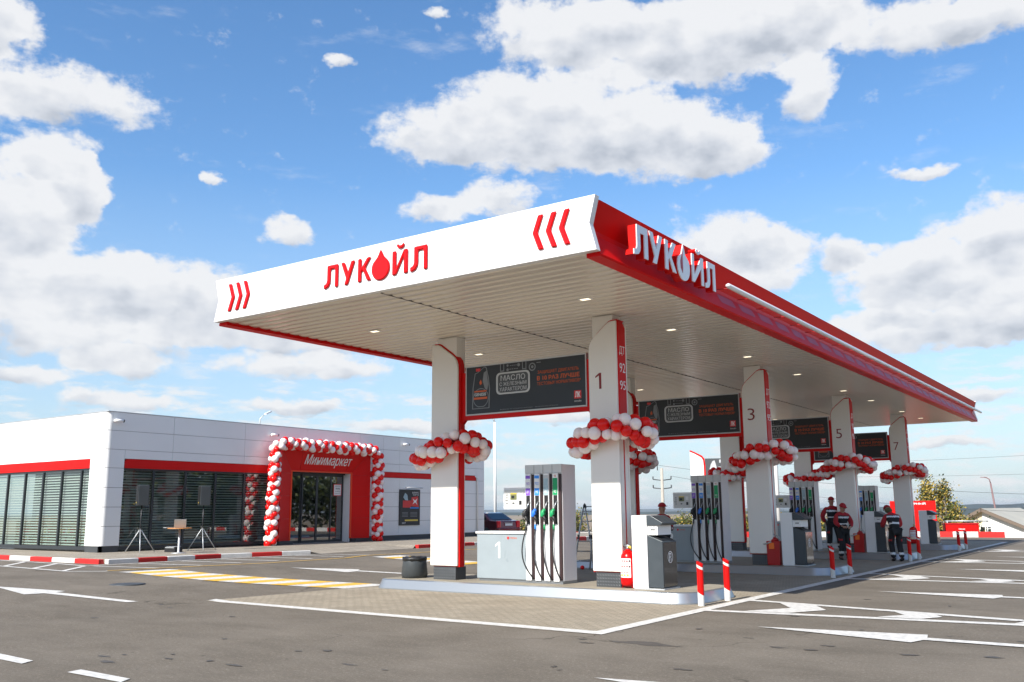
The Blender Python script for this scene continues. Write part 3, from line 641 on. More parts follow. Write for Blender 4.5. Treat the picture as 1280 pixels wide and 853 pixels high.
# ============================================================ BILLBOARDS between the columns
def billboard(k):
    y = 2.87+8*k; yf = y
    t = thing('advert_board', ['largest dark oil advert board, in the sun lit front of the canopy', 'second dark oil advert board, just right of the nearest numbered column', 'third dark oil advert board, above the two standing workers', 'smallest dark oil advert board, far end of the canopy'][k], 'billboard', (-3.65, y, 3.6), group='advert boards between the columns')
    x0, x1, z0, z1 = -4.88, -1.94, 3.62, 4.62
    MB().box(x0, x1, y+.0, y+.12, z0, z1).build('panel', poster_dark, t)
    s = MB(); s.box(x0-.025, x1+.025, y-.006, y+.13, z0-.03, z0-.001); s.box(x0-.025, x1+.025, y-.006, y+.13, z1+.001, z1+.03); s.box(x0-.025, x0-.001, y-.006, y+.13, z0, z1); s.box(x1+.001, x1+.025, y-.006, y+.13, z0, z1)
    s.build('frame', poster_silver, t)
    s = MB(); s.prism([(-5.015, z0-.20), (-5.015, z1-.1), (x0-.027, z1-.1), (x0-.027, z0-.032), (x1+.027, z0-.032), (x1+.027, z1-.1), (-1.825, z1-.1), (-1.825, z0-.22), (-1.90, z0-.12), (-4.94, z0-.12)], y+.01, y+.11, 'y')
    s.build('red_bracket', red, t)
    W3 = x1-x0; H3 = z1-z0
    U = lambda a: x0+a*W3
    V = lambda b: z0+b*H3
    pf = y-.006
    # motor block drawing
    s = MB()
    for (a_, b_) in ((.30, .335), (.49, .525)):
        s.box(U(a_), U(a_+.006), pf+.003, y, V(.84), V(1)); s.box(U(b_-.006), U(b_), pf+.003, y, V(.84), V(1)); s.box(U(a_+.006), U(b_-.006), pf+.003, y, V(.84), V(.86))
    for (a_, b_, r_) in ((.365, .955, .025), (.46, .945, .035), (.365, .865, .03)): s.prism(circ(U(a_), V(b_), r_, 0, 340, 12), pf+.003, y, 'y')
    for i_ in range(4): s.box(U(.385+.016*i_), U(.395+.016*i_), pf+.003, y, V(.94), V(.955)); s.box(U(.38+.02*i_), U(.394+.02*i_), pf+.003, y, V(.865), V(.88))
    o_ = circ(U(.575), V(.87), .085, 0, 345, 18); i_ = circ(U(.575), V(.87), .060, 0, 345, 18); n = len(o_)
    s.add([(a_, pf+.003, b_) for a_, b_ in o_]+[(a_, pf+.003, b_) for a_, b_ in i_], [(q, (q+1) % n, n+(q+1) % n, n+q) for q in range(n)]); s.prism(circ(U(.575), V(.87), .03, 0, 330, 10), pf+.003, y, 'y')
    s.box(U(.61), U(.645), pf+.003, y, V(.94), V(.955))
    s.build('engine_drawing', poster_line, t)
    # plaque
    s = MB(); o = rrect(U(.265), U(.555), V(.36), V(.82), .10, 6); i_ = rrect(U(.28), U(.54), V(.395), V(.785), .08, 6)
    vs = [(a, pf+.002, b) for a, b in o]+[(a, pf+.002, b) for a, b in i_]; n = len(o)
    s.add(vs, [(i, (i+1) % n, n+(i+1) % n, n+i) for i in range(n)]); s.prism(i_, pf+.0035, pf+.006, 'y', 1)
    text(s, 'МАСЛО', 'F', U(.305), U(.515), V(.64), V(.755), pf, 0, .002, bold=.006)
    text(s, 'С ЖЕЛЕЗНЫМ', 'F', U(.295), U(.525), V(.535), V(.612), pf, 0, .002)
    text(s, 'ХАРАКТЕРОМ', 'F', U(.295), U(.525), V(.42), V(.505), pf, 0, .002)
    s.build('plaque', [poster_silver, poster_grey], t)
    s = MB(); text(s, 'ЗАЩИЩАЕТ ДВИГАТЕЛЬ', 'F', U(.62), U(.95), V(.70), V(.775), pf, 0, .002)
    text(s, 'В 10 РАЗ ЛУЧШЕ', 'F', U(.615), U(.955), V(.575), V(.665), pf, 0, .002, bold=.02)
    text(s, 'ТЕСТОВЫХ НОРМАТИВОВ*', 'F', U(.615), U(.965), V(.475), V(.54), pf, 0, .002)
    s.build('orange_slogan', poster_orange, t)
    s = MB(); s.box(U(.91), U(.965), pf+.003, y, V(.14), V(.30), 0)
    text(s, 'ЛК', 'F', U(.918), U(.958), V(.165), V(.28), pf, 1, .002, bold=.03); text(s, 'ЛУКОЙЛ', 'F', U(.91), U(.965), V(.075), V(.11), pf, 1, .002)
    s.build('logo', [poster_red, white], t)
    s = MB(); text(s, 'МОТОРНОЕ МАСЛО', 'F', U(.30), U(.78), V(.035), V(.055), pf, 0, .002); s.build('small_print', poster_line, t)
    # oil canister
    s = MB()
    body = [(.05, .10), (.205, .10), (.21, .5), (.20, .75), (.18, .97), (.165, .99), (.10, .88), (.075, .86), (.055, .55)]
    bi_ = [((a_-.128)*.90+.128, (b_-.5)*.965+.5) for a_, b_ in body]; n = len(body)
    s.add([(U(a_), pf+.003, V(b_)) for a_, b_ in body]+[(U(a_), pf+.003, V(b_)) for a_, b_ in bi_], [(q, (q+1) % n, n+(q+1) % n, n+q) for q in range(n)], 0)
    s.prism([(U(a), V(b)) for a, b in [(.155, .86), (.18, .90), (.195, .6), (.185, .48), (.165, .52), (.145, .68)]], pf+.003, pf+.005, 'y', 0)
    s.prism(circ(U(.128), V(.33), .205, -70, 250, 20), pf+.0035, pf+.005, 'y', 0); s.prism(circ(U(.128), V(.33), .19, -70, 250, 20), pf+.002, pf+.0034, 'y', 1)
    s.box(U(.085), U(.125), pf+.001, y, V(.90), V(.96), 2)
    s.box(U(.07), U(.18), pf+.001, pf+.003, V(.455), V(.485), 3); s.box(U(.065), U(.185), pf+.001, pf+.003, V(.30), V(.345), 3)
    text(s, 'GENESIS', 'F', U(.072), U(.178), V(.37), V(.435), pf-.001, 4, .002, shear=.2, bold=.03)
    s.prism([(U(.122), V(.60)), (U(.14), V(.63)), (U(.13), V(.72)), (U(.115), V(.66))], pf+.001, pf+.003, 'y', 3)
    s.build('canister_picture', [poster_line, poster_dark, poster_red, poster_orange, poster_silver], t)
    return t
for k in range(4): billboard(k)

# ============================================================ DISPENSERS
def dispenser(k):
    num = 1+2*k; X0, X1, Y, = -3.42, -2.56, 2.88
    t = thing('fuel_dispenser', '', 'fuel pump', (-3.0, 3.15, .2), group='fuel dispensers on the islands')
    Yb = 3.44; zt = 2.50
    s = MB(); s.box(X0, X1, Y+.03, Yb, .2, .25); s.build('base_plate', steel_dark, t)
    s = MB(); s.box(X0, X1, Y+.06, Yb, .25, zt); s.build('cabinet', white, t, bevel=.012)
    s = MB(); s.box(X0-.003, X1+.003, Y+.03, Y+.058, 2.33, zt+.003); 
    for i in range(1, 4): s.box(X0+.215*i-.003, X0+.215*i+.003, Y+.027, Y+.031, 2.33, zt, 1)
    s.build('header', [mat('header_grey', (.58, .585, .57), .4), seam], t)
    cols = [(purple, 'ДТ', black_pl, purple), (blue_l, '95', blue_pl, blue_l), (greyblue_l, '92', green_pl, green_pl), (green_l, '92', green_pl, green_pl)]
    bw = .86/4
    for i in range(4):
        xa = X0+.02+bw*i; xb = xa+bw*.60
        p = MB().box(xa, xb, Y, Y+.058, .25, 2.325).build('hose_panel', white, t, bevel=.006)
        MB().box(xb+.004, xb+bw*.27, Y+.03, Y+.05, .27, 2.31).build('slot', mat('slot_dark', (.03, .012, .012), .5) if 'slot_dark' not in bpy.data.materials else bpy.data.materials['slot_dark'], t)
        lb = MB()
        if i < 2:
            lb.box(xa+.01, xb-.01, Y-.004, Y-.001, 2.23, 2.29, 0); lb.box(xa+.01, xb-.01, Y-.004, Y-.001, 1.90, 2.04, 0); lb.box(xa+.01, xb-.01, Y-.003, Y-.001, 2.04, 2.23, 2)
            text(lb, 'ЭКТО', 'F', xa+.02, xb-.02, 2.10, 2.16, Y-.006, 0, .002)
        elif i == 2: lb.box(xa+.01, xb-.01, Y-.004, Y-.001, 1.90, 2.23, 0); lb.box(xa+.01, xb-.01, Y-.004, Y-.001, 2.235, 2.29, 1)
        else: lb.box(xa+.01, xb-.01, Y-.004, Y-.001, 1.90, 2.23, 0); text(lb, '92', 'F', xa+.04, xb-.04, 2.25, 2.29, Y-.005, 3, .002)
        text(lb, cols[i][1], 'F', xa+.035, xb-.035, 1.94, 1.99, Y-.008, 2, .002)
        lb.build('fuel_label', [cols[i][0], poster_silver, white, poster_orange], t)
        MB().box(xa+.02, xb-.015, Y-.002, Y+.0, 1.33, 1.895).build('nozzle_recess', black, t)
        # nozzle: body, spout and lever
        cx = (xa+xb)/2
        nz = MB(); nz.tube([(cx-.04, Y-.10, 1.48), (cx-.025, Y-.09, 1.56), (cx+.005, Y-.06, 1.63)], [.035, .045, .03], 10)
        nz.box(cx-.055, cx+.02, Y-.12, Y-.06, 1.52, 1.60)
        o = nz.build('nozzle', cols[i][2], t, bevel=.006)
        MB().tube([(cx+.0, Y-.065, 1.62), (cx+.02, Y-.045, 1.70), (cx+.045, Y-.02, 1.78)], .012, 8).build('spout', steel, o)
        gr = MB(); gr.tube([(cx-.02, Y-.085, 1.50), (cx+.02, Y-.06, 1.42), (cx+.03, Y-.05, 1.36)], [.03, .028, .02], 8); gr.tube([(cx-.05, Y-.11, 1.50), (cx-.04, Y-.12, 1.43), (cx+.0, Y-.09, 1.38)], .009, 6)
        gr.build('grip', black, o)
        MB().tube([(cx-.035, Y-.02, 1.33), (cx-.035, Y-.02, 1.22)], .018, 8).build('hose_collar', cols[i][3] if i else black_pl, t)
        # hose: hangs down and loops back up at the foot of the next slot
        sag = [0.10, .04, .02, .02][i]
        pts = []
        A = Vector((cx-.035, Y-.03, 1.24)); B = Vector((xb+bw*.2, Y+.02, .32))
        for q in range(17):
            u_ = q/16
            x = A.x+(B.x-A.x)*(u_**2.2)-sag*math.sin(PI*min(1, u_*1.15)); z = A.z+(B.z-.06-A.z)*(1-(1-u_)**1.25) if u_ < .97 else B.z-.04
            pts.append((x, A.y-.05*math.sin(PI*u_)+(B.y-A.y)*u_, z))
        MB().tube(pts, .0135, 8).build('hose', black, t)
    # display head on the side
    o = MB().box(-3.98, X0-.004, Y+.06, Y+.22, 1.63, 2.06).build('display_head', white, t, bevel=.012)
    f = MB(); f.box(-3.94, -3.47, Y+.050, Y+.062, 1.665, 2.025, 0); f.build('display_face', mat('face_grey_%d' % k, (.62, .62, .60), .4), o)
    f = MB(); f.box(-3.80, -3.645, Y+.044, Y+.051, 1.82, 1.93, 0); f.box(-3.80, -3.645, Y+.044, Y+.051, 1.931, 1.955, 1); f.box(-3.77, -3.70, Y+.0455, Y+.0435, 1.845, 1.90, 2); f.build('screen', [lcd, yellow_l, black], o)
    for (b0_, b1_, c0_, c1_) in [(-3.90, -3.87, 1.74+.055*j, 1.76+.055*j) for j in range(4)]+[(-3.93, -3.915, 1.80, 1.82), (-3.75, -3.70, 1.74, 1.765)]: MB().box(b0_, b1_, Y+.045, Y+.051, c0_, c1_).build('button', black_pl, o)
    MB().box(-3.585, -3.525, Y+.045, Y+.051, 1.72, 1.80).build('keypad', black_pl, o)
    f = MB(); f.box(-3.6, -3.52, Y+.046, Y+.051, 1.86, 1.95); f.build('card_label', white, o)
    # low wing cabinet with the pump number
    o = MB().box(-4.66, X0-.004, Y+.06, Yb-.03, .25, 1.14).build('wing_cabinet', slate, t, bevel=.01)
    MB().box(-4.68, X0-.004, Y+.03, Yb-.01, 1.142, 1.19).build('wing_lid', white, o, bevel=.01)
    MB().box(-4.62, X0-.02, Y+.09, Yb-.05, .2, .248).build('wing_plinth', steel_dark, o)
    f = MB(); one(f, -4.19, .66, .12, .32, Y+.056) if num == 1 else text(f, str(num), 'F', -4.19, -4.01, .66, .98, Y+.056, 0, .003, bold=.015); f.build('numeral', white, o)
    f = MB(); f.prism(circ(-3.87, 1.06, .028, 0, 345, 14), Y+.053, Y+.059, 'y', 0); text(f, 'ТОПАЗ', 'F', -3.82, -3.66, 1.045, 1.075, Y+.056, 1, .003, bold=.02); f.build('maker_badge', [poster_red, poster_orange], o)
    return t
dl = ['fuel dispenser with four nozzles beside the pale cabinet numbered 1, in full sun', 'shaded fuel dispenser with four nozzles left of column 3', 'shaded fuel dispenser with four nozzles left of the standing workers', 'shaded fuel dispenser with four nozzles between columns 5 and 7']
for k in range(4):
    d = dispenser(k); d.location.y += 8*k; d['label'] = dl[k]

# ============================================================ SERVICE UNITS at the island ends
def service_unit():
    t = thing('service_unit', '', 'service bin', (-.6, 3.0, .2), group='service bins at the island ends')
    MB().box(-.93, -.625, 2.68, 3.28, .215, 1.50).build('side_board', white, t, bevel=.008)
    MB().box(-.90, -.30, 2.66, 3.30, .2, .222).build('foot', galv, t)
    s = MB(); s.prism([(-.622, .235), (-.33, .235), (-.33, 1.04), (-.622, 1.15)], 2.70, 3.27, 'y'); s.build('bin_body', slate_dark, t, bevel=.006)
    MB().box(-.328, -.322, 2.72, 3.25, .25, 1.02).build('door_plate', gloss_dark, t)
    s = MB(); s.prism([(-.59, 1.142), (-.36, 1.056), (-.36, 1.07), (-.59, 1.156)], 2.76, 3.20, 'y'); s.build('bin_opening', black, t)
    b = MB().box(-.622, -.42, 2.71, 3.26, 1.152, 1.32).build('tissue_box', white, t)
    MB().box(-.56, -.47, 2.705, 2.712, 1.235, 1.255).build('tissue_slot', black, b)
    s = MB(); s.prism([(-.622, 1.322), (-.36, 1.322), (-.31, 1.36), (-.31, 1.37), (-.54, 1.495), (-.622, 1.50)], 2.68, 3.29, 'y'); s.build('hood', slate_dark, t, bevel=.006)
    # round squeegee badge
    s = MB(); n = 26; a = circ(2.98, .76, .105, 0, 360-360/n, n-1); b_ = circ(2.98, .76, .090, 0, 360-360/n, n-1)
    s.add([(-.319, p, q) for p, q in a]+[(-.319, p, q) for p, q in b_], [(i, (i+1) % n, n+(i+1) % n, n+i) for i in range(n)])
    s.box(-.321, -.319, 2.935, 2.955, .69, .83); s.box(-.321, -.319, 2.955, 3.0, .81, .83); s.box(-.321, -.319, 3.0, 3.018, .76, .83); s.box(-.321, -.319, 2.955, 3.0, .75, .768); s.box(-.321, -.319, 3.0, 3.02, .69, .745)
    s.build('badge', white, t)
    return t
su = service_unit()
sl_ = ['white and dark grey service bin with hood nearest the camera, beside the red extinguisher', 'service bin with hood on the island of column 3', 'service bin that the bending worker reaches into', 'service bin on the farthest island beyond column 7']
su['label'] = sl_[0]
for k in range(1, 4): copy_tree(su, None, (-.6, 3.0+8*k, .2), sl_[k])

# ============================================================ EXTINGUISHERS and bins
def extinguisher(loc, lab, hose=True):
    t = thing('fire_extinguisher', lab, 'fire extinguisher', loc, group='fire extinguishers on the islands', local=True)
    s = MB(); s.lathe((0, 0, .03), [(.10, 0), (.14, .04), (.145, .10), (.145, .50), (.13, .57), (.08, .625), (.045, .64), (.045, .66)], 24)
    s.build('cylinder', red_letter, t)
    s = MB(); s.tube([(-.10, -.05, 0), (-.10, -.05, .06), (.10, -.05, .06), (.10, -.05, 0)], .012, 6); s.tube([(-.10, .06, 0), (.10, .06, 0)], .012, 6); s.build('foot_frame', red, t)
    s = MB()
    for z0, z1, mi in ((.16, .50, 0),):
        n = 10; vs = []
        for i in range(n+1):
            a = R(-135+90*i/n); vs += [(.1475*math.cos(a), .1475*math.sin(a), z0+.03), (.1475*math.cos(a), .1475*math.sin(a), z1+.03)]
        s.add(vs, [(2*i, 2*i+2, 2*i+3, 2*i+1) for i in range(n)], 0, True)
    lb = s.build('label_sheet', white, t)
    s = MB()
    def strip(a0, a1, z0, z1, mi):
        n = 4; vs = []
        for i in range(n+1):
            a = R(a0+(a1-a0)*i/n); vs += [(.149*math.cos(a), .149*math.sin(a), z0+.03), (.149*math.cos(a), .149*math.sin(a), z1+.03)]
        s.add(vs, [(2*i, 2*i+2, 2*i+3, 2*i+1) for i in range(n)], mi, True)
    strip(-128, -54, .44, .465, 0); strip(-128, -54, .345, .365, 0); strip(-58, -50, .435, .47, 1); strip(-58, -50, .34, .37, 1)
    for i in range(4): strip(-125+20*i, -115+20*i, .285, .33, 2)
    strip(-128, -56, .245, .26, 0); strip(-126, -106, .18, .22, 3); strip(-98, -84, .18, .22, 3); strip(-76, -62, .18, .22, 3)
    s.build('label_print', [poster_red, black, greyblue_l, yellow_l], lb)
    s = MB(); s.tube([(0, 0, .68), (0, 0, .74)], .035, 10); s.tube([(-.09, 0, .74), (.0, 0, .75), (.06, 0, .75)], [.022, .03, .02], 8); s.build('valve', steel, t)
    s = MB(); s.tube([(.02, -.02, .73), (.07, -.06, .74), (.09, -.05, .70)], .02, 8); s.build('gauge', yellow_l, t)
    s = MB(); s.tube([(-.06, 0, .76), (-.14, .03, .72), (-.155, .04, .5), (-.15, .05, .2)], .012, 7); s.build('hose', black, t)
    return t
extinguisher((-1.10, 2.84, .2), 'tall red fire extinguisher with printed white label below column 1')
extinguisher((-1.20, 26.8, .2), 'shaded red fire extinguisher at the foot of column 7')
def wash_bin(y, pole, lab):
    t = thing('wash_bin', lab, 'bin', (-1.17, y, .2), group='red bins with orange tags')
    MB().prism([(-1.33, .2), (-1.01, .2), (-.99, .80), (-1.34, .80)], y-.14, y+.14, 'y').build('tub', red_dark, t, bevel=.02)
    MB().box(-1.27, -1.13, y-.155, y-.143, .60, .76).build('orange_tag', orange_tag, t, bevel=.006)
    s = MB(); s.tube([(-1.34, y, .80), (-1.30, y, .90), (-1.17, y, .96), (-1.05, y, .90), (-.99, y, .80)], .012, 6); s.tube([(-1.42, y-.1, .72), (-1.30, y-.15, .74), (-1.2, y-.16, .78)], .018, 6); s.build('handle', galv, t)
    s = MB(); s.lathe((-1.17, y, .80), [(.12, 0), (.10, .05), (.03, .09)], 16); s.build('lid', red_dark, t)
    if pole:
        p = MB(); p.tube([(-1.2, y, .80), (-1.38, y-.05, 1.75)], .012, 6); tag(p.build('mop_handle', blue_pl), 'thin blue mop handle leaning in the red bin by column 5', 'mop')
wash_bin(10.85, False, 'red bin with orange tag beside column 3'); wash_bin(18.85, True, 'red bin with orange tag and leaning blue handle beside column 5')

# waste pot on the near island
t = thing('waste_bin', 'dark grey round waste bin with folded liner at the left end of the nearest island', 'waste bin', (-6.36, 2.95, .2))
MB().lathe((-6.36, 2.95, .2), [(.27, 0), (.275, .05), (.285, .06), (.25, .38), (.245, .40)], 28).build('pot', grey_pl, t)
s = MB(); pr = [];
s.lathe((-6.36, 2.95, .2), [(.262, .36), (.268, .40), (.262, .435), (.22, .43), (.20, .40)], 28)
for i, v in enumerate(s.v): s.v[i] = (v[0], v[1], v[2]+.012*math.sin(i*2.1))
s.build('bin_liner', black, t)

# bollards
def bollard():
    t = thing('bollard', '', 'bollard', (.52, 2.35, 0), group='red and white bollards along the bay edge')
    def cyl(z0, z1, r, slant0, slant1, m, nm, bevel=0):
        s = MB(); n = 20; v0 = []; v1 = []
        for k in range(n):
            th = 2*PI*k/n; cx = math.cos(th); v0.append((.52+r*cx, 2.35+r*math.sin(th), z0-slant0*cx)); v1.append((.52+r*cx, 2.35+r*math.sin(th), z1-slant1*cx))
        s.add(v0+v1, [(k, (k+1) % n, n+(k+1) % n, n+k) for k in range(n)], 0, True)
        s.add(v1, [tuple(range(n))]); s.add(v0, [tuple(range(n))[::-1]])
        return s.build(nm, m, t)
    cyl(0, .21, .055, 0, .035, kerb_w, 'white_foot'); cyl(.2102, .62, .0555, .035, .03, red, 'red_post'); cyl(.6202, .665, .0555, .03, .03, kerb_w, 'white_ring'); cyl(.6652, .71, .0555, .03, .03, red, 'red_cap')
    return t
bo = bollard()
bl = ['nearest red and white bollard at the corner of the first island', 'second bollard from the camera, right of the first island', 'first of the two bollards before the island of column 3', 'second of the two bollards by the island of column 3', 'bollard just right of the bending worker', 'bollard in front of the extinguisher of column 7', 'left one of the two farthest bollards', 'last bollard, farthest along the bay edge']
bo['label'] = bl[0]
for i, y in enumerate([3.45, 9.85, 11.3, 17.85, 19.1, 26.0, 27.5]): copy_tree(bo, None, (.54, y, 0), bl[i+1])

# ============================================================ BALLOONS
def balloon_mesh(m):
    s = MB(); s.lathe((0, 0, 0), [(.012, -.118), (.018, -.108), (.05, -.095), (.078, -.066), (.096, -.028), (.101, .008), (.094, .045), (.072, .078), (.04, .097), (.012, .104)], 14)
    o = s.build('balloon', m); me = o.data; bpy.data.objects.remove(o); return me
bR = balloon_mesh(balloon_r); bW = balloon_mesh(balloon_w)
def put_balloon(me, pos, dirv, sc_, parent):
    o = bpy.data.objects.new('balloon', me); C.objects.link(o); o.parent = parent
    o.rotation_euler = Vector(dirv).to_track_quat('Z', 'Y').to_euler(); o.location = pos; o.scale = (sc_,)*3; return o
def cluster_points(path, spacing, ro, twist, r, alt=False):
    """four balloons per cluster, spiralling along the path"""
    res = []; acc = 0; idx = 0
    segs = [(Vector(a), Vector(b)) for a, b in zip(path, path[1:])]; nxt = 0; tot = 0
    for a, b in segs:
        L_ = (b-a).length; t_ = (b-a).normalized()
        while nxt <= tot+L_:
            p = a+t_*(nxt-tot); res.append((p, t_, idx)); idx += 1; nxt += spacing
        tot += L_
    out = []
    for p, t_, i in res:
        ref = Vector((0, 0, 1)) if abs(t_.z) < .8 else Vector((1, 0, 0))
        u = t_.cross(ref).normalized(); v = t_.cross(u)
        for j in range(4):
            a = twist*i+PI/2*j
            dv = u*math.cos(a)+v*math.sin(a)
            out.append((p+dv*ro*random.uniform(.82, 1.15)+t_*random.uniform(-.04, .04)+Vector((0, 0, random.uniform(-.02, .02))), dv+t_*random.uniform(-.45, .45), r*random.uniform(.88, 1.12), (j % 2 if alt else (0 if j in (0, 1) else 1)), p))
    return out
def garland(x, y, z, k, near, lab):
    t = thing('balloon_garland', lab, 'balloons', (x, y, z), group='balloon garlands round the columns', local=True)
    ph = random.uniform(-.5, .5)+(2.2 if near else 1.2); n = 40; path = []
    for i in range(n+1):
        th = 2*PI*i/n; path.append((.70*math.cos(th), .51*math.sin(th), .13*math.sin(th*1+ph)+.07*math.sin(2*th+ph*2)+(.03 if not near else 0)))
    for (p, dv, r, c, _) in cluster_points(path, .172, .14, .58, 1.13, True): put_balloon(bR if c else bW, p, dv, r, t)
for k in range(4):
    nm = ['nearest', 'second', 'third', 'farthest'][k]
    garland(-1.42, 2.97+8*k, 2.96, k, True, ['largest balloon garland, on the nearest column with the numeral 1', 'balloon garland on the numbered column beside the orange tagged bin and second dispenser', 'balloon garland on the column just right of the two standing workers', 'balloon garland on the farthest column, nearest the yellow tree'][k])
    garland(-5.40, 2.97+8*k, 2.84, k, False, ['leftmost balloon garland, on the column beside the grey waste pot', 'small balloon garland peeping out behind the right edge of the nearest column', 'balloon garland behind the top of the second dispenser', 'balloon garland just above the third dispenser'][k])

# ============================================================ STORE
BX, BY, BZ, BT = -21.6, 4.87, .352, 4.98
st = thing('minimarket', 'low white panelled minimarket building with red window bands and red entrance portal', 'store', (BX, BY, BZ))
def rects(x0, x1, z0, z1, xs_, zs_, holes):
    """split a wall into panel rectangles, minus the holes"""
    xe = [x0]+[a for a in xs_ if x0 < a < x1]+[x1]; ze = [z0]+[a for a in zs_ if z0 < a < z1]+[z1]; out = []
    for a, b in zip(xe, xe[1:]):
        for c, d in zip(ze, ze[1:]):
            cur = [(a, b, c, d)]
            for (h0, h1, h2, h3) in holes:
                nx_ = []
                for (p, q, r_, s_) in cur:
                    if h0 >= q or h1 <= p or h2 >= s_ or h3 <= r_: nx_.append((p, q, r_, s_)); continue
                    if p < h0: nx_.append((p, h0, r_, s_))
                    if h1 < q: nx_.append((h1, q, r_, s_))
                    m0, m1 = max(p, h0), min(q, h1)
                    if r_ < h2: nx_.append((m0, m1, r_, h2))
                    if h3 < s_: nx_.append((m0, m1, h3, s_))
                cur = nx_
            out += cur
    return out
rows = [.55, 1.19, 1.82, 2.46, 3.11, 3.73, 4.36]
YE = 25.89
holes_e = [(5.57, 12.5, .352, 3.43), (12.3, 17.0, .352, 4.1), (17.0, 25.2, 3.11, 3.37)]
eg = .006
s = MB()
for (a, b, c, d) in rects(BY+.16, YE, .55, BT, [7.42, 10.56, 13.7, 16.8, 18.3, 19.4, 22.5, 25.2], rows, holes_e): s.box(BX-.04, BX, a+eg, b-eg, c+eg, d-eg)
XW = -38.0
holes_w = [(-60, -22.49, .352, 3.43)]
for (a, b, c, d) in rects(XW, BX-.16, .55, BT, [-37, -33.9, -30.3, -27.05, -23.88], rows, holes_w): s.box(a+eg, b-eg, BY, BY+.04, c+eg, d-eg)
# rounded corner pieces
for c, d in zip(rows, rows[1:]+[BT]):
    cp = circ(BX-.16, BY+.16, .16, -90, 0, 6)+[(BX-.04, BY+.16), (BX-.16, BY+.04)]
    s.prism(cp, c+eg, d-eg, 'z')
s.build('wall_panels', white, st)
# structure behind: walls, roof
s = MB(); s.box(XW, BX-.045, BY+.045, BY+.14, 3.43, BT-.02); s.box(-22.45, BX-.045, BY+.045, BY+.14, BZ, 3.43)
s.box(BX-.14, BX-.045, BY+.14, YE, 4.1, BT-.02); s.box(BX-.14, BX-.045, BY+.14, 12.3, 3.43, 4.1); s.box(BX-.14, BX-.045, BY+.14, 5.54, BZ, 3.43)
s.box(BX-.14, BX-.045, 17.0, YE, BZ, 4.1); s.box(XW, BX-.1, YE-.1, YE, BZ, BT-.02)
s.build('wall_core', seam, st)
MB().box(XW, BX-.15, BY+.15, YE-.1, 4.55, 4.62).build('roof', galv, st)
s = MB(); s.box(XW, BX+.01, BY-.012, YE+.01, BT+.001, BT+.03); 
cop = MB(); cop.box(XW, BX+.015, BY-.015, BY+.2, BT, BT+.025); cop.box(BX-.2, BX+.015, BY+.2, YE+.015, BT, BT+.025); cop.build('coping', galv, st)
s = MB(); s.box(-22.49, BX-.03, BY+.03, BY+.13, BZ, .548); s.box(BX-.13, BX-.03, BY+.03, 5.57, BZ, .548); s.box(BX-.13, BX-.02, 17.2, YE, BZ, .54); s.build('plinth', graph_base, st)
# red window heads
s = MB(); s.prism([(5.60, 3.12), (12.5, 3.12), (12.5, 3.425), (5.72, 3.425), (5.64, 3.40), (5.60, 3.33)], BX-.10, BX-.02, 'x'); s.build('window_head', red, st)
s = MB(); s.prism([(XW, 3.12), (-22.50, 3.12), (-22.50, 3.36), (-22.53, 3.41), (-22.60, 3.425), (XW, 3.425)], BY+.02, BY+.10, 'y'); s.build('window_head', red, st)
s = MB(); s.box(BX-.05, BX+.015, 17.2, 25.17, 3.12, 3.36); s.build('red_band', red, st)
s = MB(); s.tube([(BX+.05, 25.25, .35), (BX+.05, 25.25, 3.25), (BX+.0, 25.1, 3.35)], .04, 8); s.build('downpipe', white, st)
# windows: mullions, glass, blinds
def window_run(axis, a0, a1, mulls, z0, z1, plane, inward):
    """axis 'y' = wall facing +X; axis 'x' = wall facing -Y"""
    def bx(mb, p0, p1, q0, q1, c, d, mi=0):
        if axis == 'y': mb.box(min(q0, q1), max(q0, q1), p0, p1, c, d, mi)
        else: mb.box(p0, p1, min(q0, q1), max(q0, q1), c, d, mi)
    ed = sorted([a0]+mulls+[a1])
    for i, (p, q) in enumerate(zip(ed, ed[1:])):
        f = MB(); w_ = .035
        bx(f, p, p+w_, plane, plane+inward*.08, z0, z1); bx(f, q-w_, q, plane, plane+inward*.08, z0, z1); bx(f, p+w_, q-w_, plane, plane+inward*.08, z0, z0+.12); bx(f, p+w_, q-w_, plane, plane+inward*.08, z1-.06, z1)
        o = f.build('window', graph, st)
        g_ = MB(); pl = plane+inward*.04
        if axis == 'y': g_.add([(pl, p+w_, z0+.12), (pl, q-w_, z0+.12), (pl, q-w_, z1-.06), (pl, p+w_, z1-.06)], [(0, 1, 2, 3)])
        else: g_.add([(p+w_, pl, z0+.12), (q-w_, pl, z0+.12), (q-w_, pl, z1-.06), (p+w_, pl, z1-.06)], [(0, 1, 2, 3)])
        g_.build('pane', glass, o)
        b_ = MB(); z = z0+.14
        while z < z1-.08:
            c0 = plane+inward*.13; c1 = c0+inward*.045
            pp, qq = p+.01, q-.01
            if axis == 'y': vs = [(c0, pp, z), (c0, qq, z), (c1, qq, z+.045), (c1, pp, z+.045)]
            else: vs = [(pp, c0, z), (qq, c0, z), (qq, c1, z+.045), (pp, c1, z+.045)]
            b_.add(vs, [(0, 1, 2, 3)]); z += .092
        b_.build('blind', blindm, o)
blindm = mat('blind_slats', (.80, .84, .82), .5)
window_run('y', 5.57, 12.45, [6.77, 8.07, 9.36, 10.68], .41, 3.12, BX-.06, -1)
window_run('x', -34.2, -22.49, [-23.1-1.22*i for i in range(9)], .41, 3.12, BY+.06, 1)
